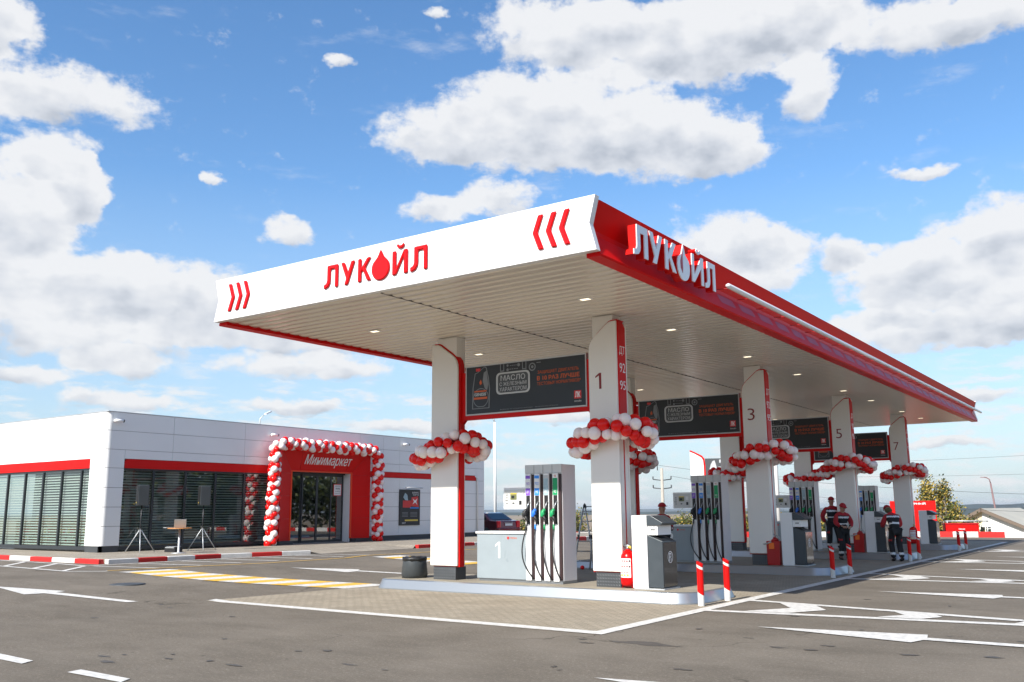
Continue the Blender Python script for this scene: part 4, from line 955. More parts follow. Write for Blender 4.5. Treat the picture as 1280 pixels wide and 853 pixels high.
# interior
s = MB(); s.box(XW, BX-.3, BY+.3, YE-.2, BZ, BZ+.02); s.build('shop_floor', mat('shop_floor', (.22, .21, .20), .3), st)
s = MB(); s.box(XW, BX-.3, BY+.3, YE-.2, 3.5, 3.54); s.build('shop_ceiling', mat('shop_ceiling', (.45, .45, .45), .7), st)
s = MB(); s.box(-29.5, -29.4, BY+2, YE-.2, BZ, 3.5); s.box(-34.5, -24, 9.4, 9.5, BZ, 3.5); s.build('inner_wall', mat('inner_wall', (.12, .13, .13), .8), st)
for i, (x, y_) in enumerate([(-23.6, 5.5), (-24.9, 5.6), (-26.3, 5.5), (-27.9, 5.6)]):
    t = thing('display_shelf', ['tan display shelf inside the store nearest the corner', 'second tan display shelf inside from the corner', 'third tan display shelf behind the left blinds', 'leftmost tan display shelf behind the blinds'][i], 'shelf', (x, y_, BZ+.02), group='shelves behind the left windows')
    s = MB(); s.box(x-.5, x-.46, y_, y_+.4, BZ+.02, 1.55-.2*(i % 2)); s.box(x+.46, x+.5, y_, y_+.4, BZ+.02, 1.55-.2*(i % 2)); s.box(x-.46, x+.46, y_+.38, y_+.4, BZ+.02, 1.5-.2*(i % 2))
    for z in (.6, .9, 1.2): s.box(x-.46, x+.46, y_, y_+.38, z, z+.03)
    s.build('rack', wood_o, t)
    s = MB()
    for z in (.63, .93):
        for j in range(6): s.box(x-.42+.145*j, x-.42+.145*j+.10, y_+.03, y_+.2, z, z+random.uniform(.12, .22), random.randint(0, 2))
    s.build('goods', [white, yellow_l, red], t)

# entrance portal: splayed red surround
po = thing('entrance_portal', 'red splayed entrance portal reading Минимаркет around the glass doors', 'entrance', (BX+.3, 14.66, BZ))
xo, xi = BX+.32, BX-.02; yo0, yo1, yi0, yi1 = 12.12, 17.15, 12.98, 16.28; zo, zi = 4.15, 3.22
s = MB()
OC = [(xo, yo0, .50), (xo, yo0, zo), (xo, yo1, zo), (xo, yo1, .50)]; IC = [(xi, yi0, .50), (xi, yi0, zi), (xi, yi1, zi), (xi, yi1, .50)]
s.add(OC+IC, [(0, 1, 5, 4), (1, 2, 6, 5), (2, 3, 7, 6)])
s.add([(xo, yo0, .5), (xo, yo0, zo), (BX-.02, yo0, zo), (BX-.02, yo0, .5)], [(0, 1, 2, 3)]); s.add([(xo, yo1, .5), (xo, yo1, zo), (BX-.02, yo1, zo), (BX-.02, yo1, .5)], [(3, 2, 1, 0)]); s.add([(xo, yo0, zo), (xo, yo1, zo), (BX-.02, yo1, zo), (BX-.02, yo0, zo)], [(0, 1, 2, 3)])
s.add([(xo, yo0, .5), (xi, yi0, .5), (BX-.02, yo0, .5)], [(0, 1, 2)]); s.add([(xo, yo1, .5), (xi, yi1, .5), (BX-.02, yo1, .5)], [(0, 2, 1)])
s.build('surround', red, po)
# seams in the cladding
s = MB()
def on_splay(a, b, t_): return tuple(a[i]+(b[i]-a[i])*t_ for i in range(3))
for z in (1.35, 2.25, 3.15):
    s.tube([(xo+.001, yo0, z), (xi+.004, yi0+.002, z)], .006, 4); s.tube([(xo+.001, yo1, z), (xi+.004, yi1-.002, z)], .006, 4)
for (ya, yb) in ((13.32, 13.38), (16.15, 15.95)): s.tube([(xo, ya-.05, zo), (xi+.006, yb, zi)], .006, 4)
s.tube([OC[1], IC[1]], .006, 4); s.tube([OC[2], IC[2]], .006, 4)
s.build('cladding_seams', red_dark, po)
s = MB(); s.box(xi-.02, xi+.05, yi0-.07, yi0, .5, zi+.06); s.box(xi-.02, xi+.05, yi1, yi1+.07, .5, zi+.06); s.box(xi-.02, xi+.05, yi0, yi1, zi, zi+.06); s.build('orange_rim', orange_red, po, bevel=.02)
s = MB(); s.box(BX+.0, xo-.03, yo0+.03, yi0-.1, BZ, .495); s.box(BX+.0, xo-.03, yi1+.1, yo1-.03, BZ, .495); s.build('portal_base', graph_base, po)
s = MB(); s.box(BX-.42, xi-.022, yi1-.02, yi1+.05, BZ, zi); s.build('white_reveal', white, po)
s = MB(); s.box(BX-.42, xi-.022, yi0-.05, yi0, BZ, zi); s.box(BX-.42, xi-.022, yi0, yi1-.02, zi, zi+.05); s.build('dark_reveal', graph, po)
s = MB(); text(s, 'Минимаркет', 'R', 13.50, 16.12, 3.42, 3.93, 0, 0, .012, shear=.14, bold=0)
# lie on the splayed lintel
sn = (xo-xi)/(zo-zi)
s.v = [(xi+(v[2]-zi)*sn+.03+v[0], v[1], v[2]) for v in s.v]
s.build('lettering', white_gloss, po)
# doors
xd = BX-.40
for i, (a, b, dx) in enumerate([(12.98, 13.85, 0), (13.85, 14.68, .05), (14.68, 15.5, .05), (15.5, 16.24, 0)]):
    f = MB(); w_ = .055; X_ = xd+dx
    f.box(X_-.04, X_, a, a+w_, BZ+.005, 3.16); f.box(X_-.04, X_, b-w_, b, BZ+.005, 3.16); f.box(X_-.04, X_, a+w_, b-w_, BZ+.005, .47); f.box(X_-.04, X_, a+w_, b-w_, 3.08, 3.16)
    o = f.build('door_leaf', graph, po)
    MB().add([(X_-.02, a+w_, .47), (X_-.02, b-w_, .47), (X_-.02, b-w_, 3.08), (X_-.02, a+w_, 3.08)], [(0, 1, 2, 3)]).build('pane', glass_door, o)
s = MB(); s.box(xd-.1, xd+.08, 12.98, 16.25, 3.16, 3.22); s.build('door_header', graph, po)
s = MB(); s.box(xd+.004, xd+.01, 15.66, 16.12, 2.28, 2.78, 0); s.box(xd+.0105, xd+.012, 15.69, 16.09, 2.31, 2.75, 1); text(s, 'РЕЖИМ', 'R', 15.78, 16.02, 2.55, 2.62, xd+.0145, 2, .002, bold=.02); text(s, '24 ЧАСА', 'R', 15.76, 16.04, 2.44, 2.50, xd+.0145, 2, .002)
for z in (2.37, 2.66, 2.70): s.box(xd+.0125, xd+.014, 15.74, 16.06, z, z+.012, 2)
tag(s.build('door_notice', [poster_red, white, slate_dark]), 'white paper notice with red border on the right door glass', 'notice')
# poster on the wall
pt = thing('wall_poster', 'dark framed poster with red picture on the wall right of the entrance', 'poster', (BX+.04, 20.05, 1.0))
s = MB(); s.box(BX+.005, BX+.05, 19.38, 20.80, .98, 2.60); s.build('board', poster_dark, pt, bevel=.004)
s = MB(); s.box(BX+.052, BX+.056, 19.6, 20.15, 1.78, 2.1, 0); s.prism([(20.15, 1.85), (20.7, 1.80), (20.65, 2.3), (20.2, 2.25)], BX+.052, BX+.056, 'x', 0); s.prism([(20.27, 1.93), (20.45, 2.02), (20.6, 1.9), (20.52, 2.05), (20.6, 2.2), (20.43, 2.1), (20.27, 2.2), (20.36, 2.05)], BX+.0565, BX+.059, 'x', 1)
s.prism([(19.62, 2.25), (19.75, 2.45), (19.9, 2.35), (19.95, 2.1), (19.75, 2.12)], BX+.052, BX+.056, 'x', 2); s.box(BX+.052, BX+.056, 20.1, 20.7, 1.74, 1.79, 3)
text(s, 'БОНУС', 'R', 20.25, 20.7, 2.42, 2.50, BX+.056, 1, .003); text(s, 'КАРТА', 'R', 20.3, 20.7, 2.33, 2.39, BX+.056, 1, .003)
for z in (1.55, 1.49, 1.43, 1.37): s.box(BX+.052, BX+.056, 19.55, 19.95, z, z+.02, 4); s.box(BX+.052, BX+.056, 20.12, 20.6, z, z+.02, 4)
s.box(BX+.052, BX+.056, 19.75, 20.65, 1.17, 1.24, 5); text(s, '24/7', 'R', 19.55, 19.8, 1.05, 1.12, BX+.056, 1, .003)
s.build('print', [poster_red, white, greyblue_l, blue_l, poster_line, yellow_l], pt)
s = MB(); s.tube([(BX+.25, 19.65, 2.68), (BX+.25, 20.75, 2.68)], .03, 8); s.box(BX+.0, BX+.25, 19.8, 19.83, 2.66, 2.70); s.box(BX+.0, BX+.25, 20.55, 20.58, 2.66, 2.70); s.build('poster_lamp', galv, pt)
# cctv cameras, roof floodlight
def cctv(y, z, lab):
    t = thing('cctv_camera', lab, 'camera', (BX, y, z), group='cctv cameras on the store wall')
    s = MB(); s.tube([(BX, y, z), (BX+.10, y, z)], .035, 8); s.tube([(BX+.05, y, z), (BX+.10, y+.05, z)], .015, 6); s.build('bracket', white, t)
    s = MB(); s.tube([(BX+.10, y-.04, z+.01), (BX+.16, y+.22, z)], .05, 10); s.build('housing', white_gloss, t)
    s = MB(); s.tube([(BX+.161, y+.223, z), (BX+.17, y+.26, z-.004)], .048, 10); s.build('lens', black, t)
cctv(5.1, 4.68, 'white cctv camera high on the left corner of the store'); cctv(11.8, 4.62, 'white cctv camera left of the entrance balloons'); cctv(19.6, 4.66, 'white cctv camera on the wall behind the left garland'); cctv(25.85, 4.64, 'white cctv camera at the right end of the store')
t = thing('roof_floodlight', 'small floodlight on a tilted arm on the store roof', 'floodlight', (-22.2, 11.7, 4.6))
MB().tube([(-22.2, 11.7, 4.6), (-22.2, 11.75, 5.3), (-22.1, 11.9, 5.5)], .02, 6).build('arm', galv, t)
MB().cbox((-22.05, 12.0, 5.54), (.12, .30, .06), 0, Matrix.Rotation(R(25), 3, 'X')).build('lamp_head', white_gloss, t)

# balloon arch round the portal
ar = thing('balloon_arch', 'long red and white balloon arch around the minimarket entrance portal', 'balloons', (BX+.5, 14.6, BZ), local=True)
ap = [(0, -3.02, .12), (0, -2.95, 3.55), (0, -2.75, 3.85), (0, -2.3, 3.92), (0, 2.45, 3.90), (0, 2.72, 3.75), (0, 2.82, 3.45), (0, 2.85, .12)]
pts = cluster_points(ap, .185, .145, 3*PI/4, 1.32)
parts_, rest = pts[:], []
random.Random(3).shuffle(parts_)
vis = sorted(pts, key=lambda q: -(q[0].x-.3*q[0].y))
for q in vis[:100]: put_balloon(bR if q[3] else bW, q[0], q[1], q[2], ar)
s = MB()
for q in vis[100:]:
    me = bR; rot = Vector(q[1]).to_track_quat('Z', 'Y')
    vs = [q[0]+rot @ (v.co*q[2]) for v in me.vertices]; s.add(vs, [tuple(p.vertices) for p in me.polygons], 0 if q[3] else 1, True)
s.build('balloons', [balloon_r, balloon_w], ar, kind='stuff')

# ============================================================ SPEAKERS, TABLE on the pavement
def speaker(px, py, lab, labs, leglab=None):
    z = BZ
    t = thing('speaker_stand', labs, 'speaker stand', (px, py, z), group='tripod stands before the store', local=True)
    s = MB(); s.tube([(0, 0, .35), (0, 0, 1.56)], .018, 8); s.build('pole', black_pl, t)
    MB().tube([(0, 0, .70), (0, 0, .78)], .03, 8).build('collar', black_pl, t)
    for a in (-30, 80, 200):
        x, y = math.cos(R(a)), math.sin(R(a)); MB().tube([(0, 0, .76), (.52*x, .52*y, .02)], .014, 6).build('leg', galv, t); MB().tube([(.0, .0, .40), (.26*x, .26*y, .40)], .008, 5).build('brace', black_pl, t)
    t = thing('loudspeaker', lab, 'loudspeaker', (px, py, z+1.50), R(-25), group='loudspeakers before the store', local=True)
    s = MB(); s.prism([(-.20, -.16), (.20, -.16), (.14, .19), (-.14, .19)], 0, .66, 'z'); s.build('cabinet', grey_pl, t, bevel=.02)
    MB().box(-.185, .185, -.172, -.162, .02, .64).build('grille', black, t); MB().box(-.03, .03, -.178, -.173, .08, .12).build('badge', yellow_l, t)
speaker(-20.27, 5.45, 'black loudspeaker on the left tripod by the store corner', 'left black tripod speaker stand')
speaker(-19.76, 7.46, 'black loudspeaker on the right tripod beside the laptop table', 'right black tripod speaker stand')
t = thing('bistro_table', 'small round pedestal table with orange edge in front of the store windows', 'table', (-18.75, 5.85, BZ), local=True)
MB().lathe((0, 0, .76), [(.36, 0), (.37, .01), (.37, .03), (.36, .035)], 28).build('table_top', wood_o, t)
MB().lathe((0, 0, 0), [(.24, 0), (.24, .012), (.05, .03), (.032, .06), (.032, .76)], 20).build('pedestal', galv, t)
t = thing('laptop', 'open grey laptop on the small table', 'laptop', (-18.75, 5.85, BZ+.798), R(56), local=True)
MB().box(-.18, .18, -.13, .12, 0, .02).build('keyboard_base', galv, t)
s = MB(); s.prism([(-.13, .02), (-.22, .26), (-.23, .255), (-.145, .02)], -.18, .18, 'x'); s.build('laptop_lid', mat('laptop_lid', (.42, .40, .37), .4, .3), t)
s = MB(); s.box(-19.12, -18.95, 5.5, 5.72, BZ+.797, BZ+.805); tag(s.build('paper_sheets', white), 'white paper sheets at the left edge of the small table', 'papers')
s = MB(); s.box(-20.0, -19.45, 6.2, 6.5, BZ, BZ+.17, 0); s.box(-19.95, -19.5, 6.19, 6.2, BZ+.13, BZ+.16, 1); s.box(-19.96, -19.5, 6.24, 6.47, BZ+.17, BZ+.18, 1)
tag(s.build('amplifier_case', [black_pl, galv], bevel=.01), 'low black equipment case on the pavement between the stands', 'case')

# ============================================================ PEOPLE
def skin_mesh(name, verts, edges, radii, mats, parent, selector=None, sub=2, root=0):
    me = bpy.data.meshes.new(name); me.from_pydata(verts, edges, []); o = bpy.data.objects.new(name, me); C.objects.link(o)
    mo = o.modifiers.new('skin', 'SKIN'); mo.use_smooth_shade = True; mo.branch_smoothing = .6
    if not me.skin_vertices:
        bpy.context.view_layer.objects.active = o
    lay = me.skin_vertices[0] if me.skin_vertices else me.attributes
    for i, r in enumerate(radii):
        rr = r if isinstance(r, tuple) else (r, r)
        me.skin_vertices[0].data[i].radius = rr; me.skin_vertices[0].data[i].use_root = (i == root)
    ss = o.modifiers.new('sub', 'SUBSURF'); ss.levels = sub; ss.render_levels = sub
    dg = bpy.context.evaluated_depsgraph_get(); dg.update()
    m2 = bpy.data.meshes.new_from_object(o.evaluated_get(dg)); bpy.data.objects.remove(o)
    m2.materials.clear()
    for m in mats: m2.materials.append(m)
    for p in m2.polygons:
        p.use_smooth = True
        p.material_index = selector(p.center) if selector else 0
    o2 = bpy.data.objects.new(name, m2); C.objects.link(o2); o2.parent = parent
    return o2
def person(loc, rz, lab, J, cap=True, hood=False):
    """J: joints. local frame: facing -Y, x to the person's left"""
    t = thing('person', lab, 'person', loc, rz, local=True)
    H = dict(pel=(0, 0, .94), spi=(0, 0, 1.12), che=(0, 0, 1.30), nec=(0, .0, 1.47), hd1=(0, -.01, 1.56), hd2=(0, -.02, 1.64), hd3=(0, -.01, 1.70),
             shL=(.18, 0, 1.40), elL=(.27, .02, 1.14), wrL=(.22, -.12, .96), haL=(.19, -.17, .90), shR=(-.18, 0, 1.40), elR=(-.27, .02, 1.14), wrR=(-.22, -.12, .96), haR=(-.19, -.17, .90),
             hiL=(.10, 0, .90), knL=(.12, -.02, .50), anL=(.13, .02, .09), toL=(.15, -.14, .035), hiR=(-.10, 0, .90), knR=(-.12, -.02, .50), anR=(-.13, .02, .09), toR=(-.15, -.14, .035))
    H.update(J)
    order = ['pel', 'spi', 'che', 'nec', 'hd1', 'hd2', 'hd3', 'shL', 'elL', 'wrL', 'haL', 'shR', 'elR', 'wrR', 'haR', 'hiL', 'knL', 'anL', 'toL', 'hiR', 'knR', 'anR', 'toR']
    rad = dict(pel=(.13, .10), spi=(.125, .10), che=(.14, .10), nec=.055, hd1=(.070, .08), hd2=(.088, .104), hd3=(.078, .09), shL=.058, elL=.043, wrL=.028, haL=(.02, .03), shR=.058, elR=.043, wrR=.028, haR=(.02, .03),
               hiL=.085, knL=.058, anL=.036, toL=.02, hiR=.085, knR=.058, anR=.042, toR=.02)
    E = [('pel', 'spi'), ('spi', 'che'), ('che', 'nec'), ('nec', 'hd1'), ('hd1', 'hd2'), ('hd2', 'hd3'), ('che', 'shL'), ('shL', 'elL'), ('elL', 'wrL'), ('wrL', 'haL'), ('che', 'shR'), ('shR', 'elR'), ('elR', 'wrR'), ('wrR', 'haR'),
         ('pel', 'hiL'), ('hiL', 'knL'), ('knL', 'anL'), ('anL', 'toL'), ('pel', 'hiR'), ('hiR', 'knR'), ('knR', 'anR'), ('anR', 'toR')]
    ix = {n: i for i, n in enumerate(order)}
    V_ = [H[n] for n in order]; E_ = [(ix[a], ix[b]) for a, b in E]; Rr = [rad[n] for n in order]
    # fingers as extra chains from the hands
    for sd in ('L', 'R'):
        wv = Vector(H['wr'+sd]); hv = Vector(H['ha'+sd]); dv = (hv-wv).normalized(); sx_ = dv.cross(Vector((0, -1, .3))).normalized()
        for q, (off, ln_) in enumerate([(-.024, .06), (-.008, .072), (.008, .068), (.024, .055)]):
            i0 = len(V_); V_ += [tuple(hv+sx_*off+dv*.035), tuple(hv+sx_*off*1.15+dv*(.035+ln_*.6)+Vector((0, -.008, 0))), tuple(hv+sx_*off*1.1+dv*(.035+ln_)+Vector((0, -.02, 0)))]
            E_ += [(ix['ha'+sd], i0), (i0, i0+1), (i0+1, i0+2)]; Rr += [.010, .009, .007]
        i0 = len(V_); V_ += [tuple(hv+sx_*.035-dv*.01), tuple(hv+sx_*.05+dv*.03)]; E_ += [(ix['ha'+sd], i0), (i0, i0+1)]; Rr += [.011, .009]
    b = skin_mesh('body', V_, E_, Rr, [skin], t)
    # jacket
    jn = ['pel', 'spi', 'che', 'nec', 'shL', 'elL', 'wrL', 'shR', 'elR', 'wrR']; jx = {n: i for i, n in enumerate(jn)}
    jr = dict(pel=(.185, .145), spi=(.185, .145), che=(.20, .155), nec=.07, shL=.102, elL=.082, wrL=.062, shR=.102, elR=.082, wrR=.062); jr['nec'] = .088
    jv = [H[n] for n in jn]; jv[0] = tuple(Vector(H['pel'])+Vector((0, 0, -.02))); jv[3] = tuple(Vector(H['nec'])+Vector((0, .01, .03)))
    che, pel = Vector(H['che']), Vector(H['pel']); ax = (che-pel).normalized(); Lc = (che-pel).length
    def jsel(c):
        c = Vector(c); q = (c-pel).dot(ax)/Lc; lat = abs(c.x-(pel.x+(che.x-pel.x)*q))
        if q < -.05: return 1
        if q > 1.22 or lat > .20: return 1
        if .98 < q < 1.12 or .42 < q < .55: return 2
        return 0
    je = [(jx[a], jx[b_]) for a, b_ in E if a in jx and b_ in jx]
    skin_mesh('jacket', jv, je, [jr[n] for n in jn], [cloth_k, cloth_r, reflect], t, jsel, sub=3)
    tn = ['pel', 'hiL', 'knL', 'anL', 'hiR', 'knR', 'anR']; tx = {n: i for i, n in enumerate(tn)}
    trr = dict(pel=(.15, .12), hiL=.12, knL=.094, anL=.082, hiR=.12, knR=.094, anR=.082)
    def tsel(c): return 2 if .20 < c[2] < .27 else (1 if (.60 < c[2] < .66 and abs(c[0]) > .13) else 0)
    skin_mesh('trousers', [H[n] for n in tn], [(tx[a], tx[b_]) for a, b_ in E if a in tx and b_ in tx], [trr[n] for n in tn], [cloth_k, cloth_r, reflect], t, tsel, sub=3)
    for sd in ('L', 'R'):
        a, q = Vector(H['an'+sd]), Vector(H['to'+sd]); skin_mesh('boot', [tuple(a+Vector((0, .03, .03))), tuple(a+Vector((0, .03, -.035))), tuple((a+q)/2+Vector((0, 0, -.02))), tuple(q)], [(0, 1), (1, 2), (2, 3)], [.055, .052, .050, .042], [black], t)
    h2 = Vector(H['hd2']); h3 = Vector(H['hd3']); up_ = (h3-Vector(H['hd1'])).normalized(); fwd = Vector(J.get('face', (0, -1, 0))).normalized(); sdv = fwd.cross(up_).normalized()
    Mx = Matrix((sdv, fwd, up_)).transposed()
    def blob(name, c, rx, ry, rz_, m, z0=-1, parent=t):
        s = MB(); prof = [(math.cos(R(a)), math.sin(R(a))) for a in range(-90, 91, 15) if math.sin(R(a)) >= z0-.01]
        s.lathe((0, 0, 0), [(max(.02, p), q) for p, q in prof], 16); s.v = [tuple(Vector(c)+Mx @ Vector((v[0]*rx, v[1]*ry, v[2]*rz_))) for v in s.v]; return s.build(name, m, parent)
    cp = blob('cap', h2+up_*.035, .106, .124, .115, cloth_r, 0)
    s = MB(); s.prism([(-.075, .05), (.075, .05), (.06, .16), (.0, .18), (-.06, .16)], -.005, .008, 'z'); s.v = [tuple(h2+up_*.05+Mx @ Vector(v)) for v in s.v]; s.build('peak', cloth_r, cp)
    for q in (-1, 1): blob('ear', h2+sdv*.094*q-up_*.01, .012, .022, .032, skin, parent=b); blob('eye', h2+sdv*.03*q+fwd*.100+up_*.01, .010, .008, .007, black, parent=b)
    blob('nose', h2+fwd*.110-up_*.02, .013, .018, .024, skin, parent=b); blob('mouth', h2+fwd*.098-up_*.058, .024, .008, .006, cloth_r, parent=b)
    if hood: blob('hood', h2-up_*.06-fwd*.035, .115, .11, .085, khaki)
    return t
def world_face(dx, dy): return math.atan2(dx, -dy)   # rotation that turns local -Y to the direction (dx, dy)
person((-2.02, 18.9, .2), R(30), 'man in red cap and black and red workwear leaning at column 5, hands behind him', dict(
    elR=(-.30, .10, 1.15), wrR=(-.20, .14, .95), haR=(-.16, .13, .88), elL=(.28, .12, 1.16), wrL=(.20, .16, .97), haL=(.15, .15, .90), knL=(.17, -.05, .50), anL=(.20, -.02, .09), toL=(.24, -.17, .035), anR=(-.14, .02, .09)))
person((-1.40, 17.85, 0), R(48), 'shorter man in red cap looking down, hands at his jacket, nearest the bollards', dict(
    elL=(.34, .04, 1.15), wrL=(.20, -.13, 1.02), haL=(.13, -.17, 1.0), elR=(-.27, -.02, 1.14), wrR=(-.14, -.16, 1.05), haR=(-.08, -.18, 1.03), hd1=(0, -.04, 1.545), hd2=(0, -.07, 1.62), hd3=(0, -.07, 1.68), face=(0, -1, -.35), knR=(-.10, -.08, .5)))
person((.18, 17.75, 0), R(215), 'man in khaki hood and red cap seen from behind, bending over the service bin', dict(
    pel=(0, .04, .93), spi=(0, -.02, 1.10), che=(0, -.13, 1.27), nec=(0, -.24, 1.41), hd1=(.02, -.30, 1.50), hd2=(.03, -.36, 1.56), hd3=(.03, -.38, 1.62), face=(0, -1, -.5),
    shL=(.19, -.14, 1.35), elL=(.27, -.22, 1.10), wrL=(.19, -.42, 1.04), haL=(.16, -.50, 1.04), shR=(-.19, -.14, 1.35), elR=(-.27, -.20, 1.08), wrR=(-.2, -.40, 1.02), haR=(-.17, -.48, 1.02),
    hiL=(.10, .04, .90), knL=(.11, -.08, .50), anL=(.10, .03, .09), toL=(.10, -.13, .035), hiR=(-.10, .04, .90), knR=(-.10, .02, .50), anR=(-.10, .16, .10), toR=(-.10, .0, .035)), hood=True)
person((-3.80, 9.85, 0), R(60), 'man in bright red cap and red jacket standing beyond the nearest service bin', dict(wrL=(.15, -.2, 1.1), haL=(.08, -.22, 1.15)))

# ============================================================ LADDER, tyre, loose balloon
t = thing('folding_ladder', 'grey aluminium folding ladder standing behind the nearest dispenser', 'ladder', (-5.96, 9.85, 0), R(8), local=True)
def rail_half(sg):
    s = MB(); b0 = 0.0
    for x in (-.19, .19):
        s.tube([(x*1.15+(.42 if sg > 0 else -.42)*0+(-.30*sg), 0+x*.25, .0), (x-.17*sg, x*.2, .88), (x*.92-.03*sg, x*.15, 1.66)], .024, 6)
    o = s.build('ladder_half', galv, t)
    for i in range(6):
        z = .22+.27*i; f_ = z/1.66; cx = -.30*sg*(1-f_)-.03*sg*f_
        MB().tube([(cx-.19, -.04, z), (cx+.19, .04, z)], .014, 6).build('rung', steel_dark, o)
    for x in (-.19, .19): MB().cbox((x-.17*sg, x*.2, .88), (.05, .05, .12)).build('hinge', graph, o)
rail_half(1); rail_half(-1)
s = MB()
for x in (-.175, .175): s.tube([(x-.03, 0, 1.66), (x-.02, 0, 1.74), (x+.0, 0, 1.77), (x+.02, 0, 1.74), (x+.03, 0, 1.66)], .026, 8)
s.tube([(-.175, 0, 1.70), (.175, 0, 1.70)], .012, 6); s.build('top_hinge', graph, t)
t = thing('tyre', 'black rubber tyre partly hidden by column 1, past the ladder', 'tyre', (-7.54, 12.9, 0), local=True)
s = MB(); s.lathe((0, 0, 0), [(.12, -.07), (.19, -.075), (.225, -.05), (.23, 0), (.225, .05), (.19, .075), (.12, .07)], 24); s.v = [(v[0], v[2], v[1]+.23) for v in s.v]; s.build('tread', black, t)
o = put_balloon(bR, (-6.2, 9.75, .06), (1, .2, .1), .55, None); o.name = 'loose_balloon'; tag(o, 'small red deflated balloon on the ground at the ladder foot', 'balloon')

# ============================================================ CAR
t = thing('parked_car', 'dark maroon saloon car parked beyond the right end of the store', 'car', (-24.0, 28.9, .10), R(-12), local=True)
# local: front to -X, rear at +X; length 4.4, width 1.7
prof = [(-2.2, .30), (-2.2, .62), (-2.05, .78), (-1.15, .90), (-.45, 1.36), (-.2, 1.42), (.75, 1.42), (1.0, 1.38), (1.62, 1.02), (2.08, .98), (2.14, .90), (2.18, .55), (2.16, .30)]
s = MB(); n = len(prof)
def sect(y, shrink):
    return [(x*(1-.02*shrink), y, z if z < .95 else .95+(z-.95)*(1)) for x, z in prof]
rows_ = [(-.80, .03), (-.85, 0), (-.85, 0), (-.80, .03)]
body_l = [(x, -.85 if z < 1.0 else -.85+(z-1.0)*.45, z) for x, z in prof]; body_r = [(x, -y, z) for x, y, z in body_l]
s.add(body_l+body_r, [tuple(range(n)), tuple(range(2*n-1, n-1, -1))]); b0 = len(s.v)-2*n
for i in range(n): j = (i+1) % n; s.f.append((b0+j, b0+i, b0+n+i, b0+n+j)); s.m.append(0); s.sm.append(False)
cb_ = s.build('body', car_paint, t, bevel=.05, seg=3)
for sg in (-1, 1):
    def gy(z): return sg*(.856-(z-1.0)*.45 if z > 1 else .856)
    for nm, q in (('side_window', [(-.95, .98), (-.30, 1.34), (.18, 1.36), (.18, .99)]), ('side_window', [(.25, .99), (.25, 1.36), (.80, 1.35), (1.02, 1.30), (1.38, 1.02)])):
        s = MB(); s.add([(x, gy(z), z) for x, z in q], [tuple(range(len(q)))]); s.build(nm, car_glass, t)
    for xw in (-1.35, 1.35):
        s = MB(); s.lathe((0, 0, 0), [(.20, -.09), (.30, -.095), (.32, -.06), (.32, .06), (.30, .095), (.20, .09)], 24, 0); s.v = [(v[0]+xw, v[2]+sg*.78, v[1]+.32) for v in s.v]; wo = s.build('wheel', black, t)
        s = MB(); s.lathe((0, 0, 0), [(.19, -.093), (.19, .093)], 18); s.v = [(v[0]+xw, v[2]+sg*.78, v[1]+.32) for v in s.v]; s.build('rim', galv, wo)
    s = MB(); s.cbox((2.13, sg*.70, .80), (.14, .26, .36)); s.build('tail_light', tail_l, t, bevel=.03)
s = MB(); s.add([(1.04, -.60, 1.375), (1.04, .60, 1.375), (1.60, .70, 1.045), (1.60, -.70, 1.045)], [(3, 2, 1, 0)]); s.build('rear_window', glass_mat('car_rear_glass', (.05, .06, .06), .12), t)
s = MB(); s.box(2.175, 2.19, -.26, .26, .72, .84); s.build('number_plate', white, t)
s = MB(); s.cbox((2.16, 0, .47), (.16, 1.66, .26)); s.build('rear_bumper', car_paint, t, bevel=.04)
s = MB(); s.box(2.165, 2.18, -.3, .3, .88, .91); s.build('chrome_strip', steel, t)

# ============================================================ FAR SURROUNDINGS
def at(pt, D): return pt
# price stele and far billboard
t = thing('price_stele', 'tall white stele with curved red edge standing beyond the pumps', 'stele', (-17.8, 44.2, -.3))
A = Vector((-18.23, 43.96, 0)); B = Vector((-17.32, 44.36, 0)); dv = (B-A).normalized(); nv = Vector((dv.y, -dv.x, 0))
def stele(mb, pts, d0, d1, mi=0):
    n = len(pts); f = [A+dv*u_+nv*d0+Vector((0, 0, z)) for u_, z in pts]; b_ = [A+dv*u_+nv*d1+Vector((0, 0, z)) for u_, z in pts]
    mb.add(f+b_, [tuple(range(n)), tuple(range(2*n-1, n-1, -1))]+[(i, n+i, n+(i+1) % n, (i+1) % n) for i in range(n)], mi)
sp = [(.0, -.3), (.86, -.3), (.86, 4.3), (.83, 4.75), (.72, 4.95), (.3, 5.2), (.0, 5.33)]
s = MB(); stele(s, sp, .15, -.15); s.build('panel', white, t)
s = MB(); stele(s, [(.86, -.3), (.97, -.3), (.97, 4.4), (.93, 4.85), (.78, 5.05), (.3, 5.3), (.0, 5.43), (.0, 5.33), (.3, 5.2), (.72, 4.95), (.83, 4.75), (.86, 4.3)], .17, -.17); s.build('red_edge', red, t)
t = thing('roadside_billboard', 'roadside billboard with white canister picture far behind the pumps', 'billboard', (-21.5, 56.5, -2.5))
A = Vector((-22.5, 56.29, 0)); B = Vector((-19.3, 57.7, 0)); dv = (B-A).normalized(); nv = Vector((dv.y, -dv.x, 0))
s = MB(); stele(s, [(0, 3.7), (3.4, 3.7), (3.4, 5.55), (0, 5.55)], .1, -.1); s.build('panel', poster_grey, t)
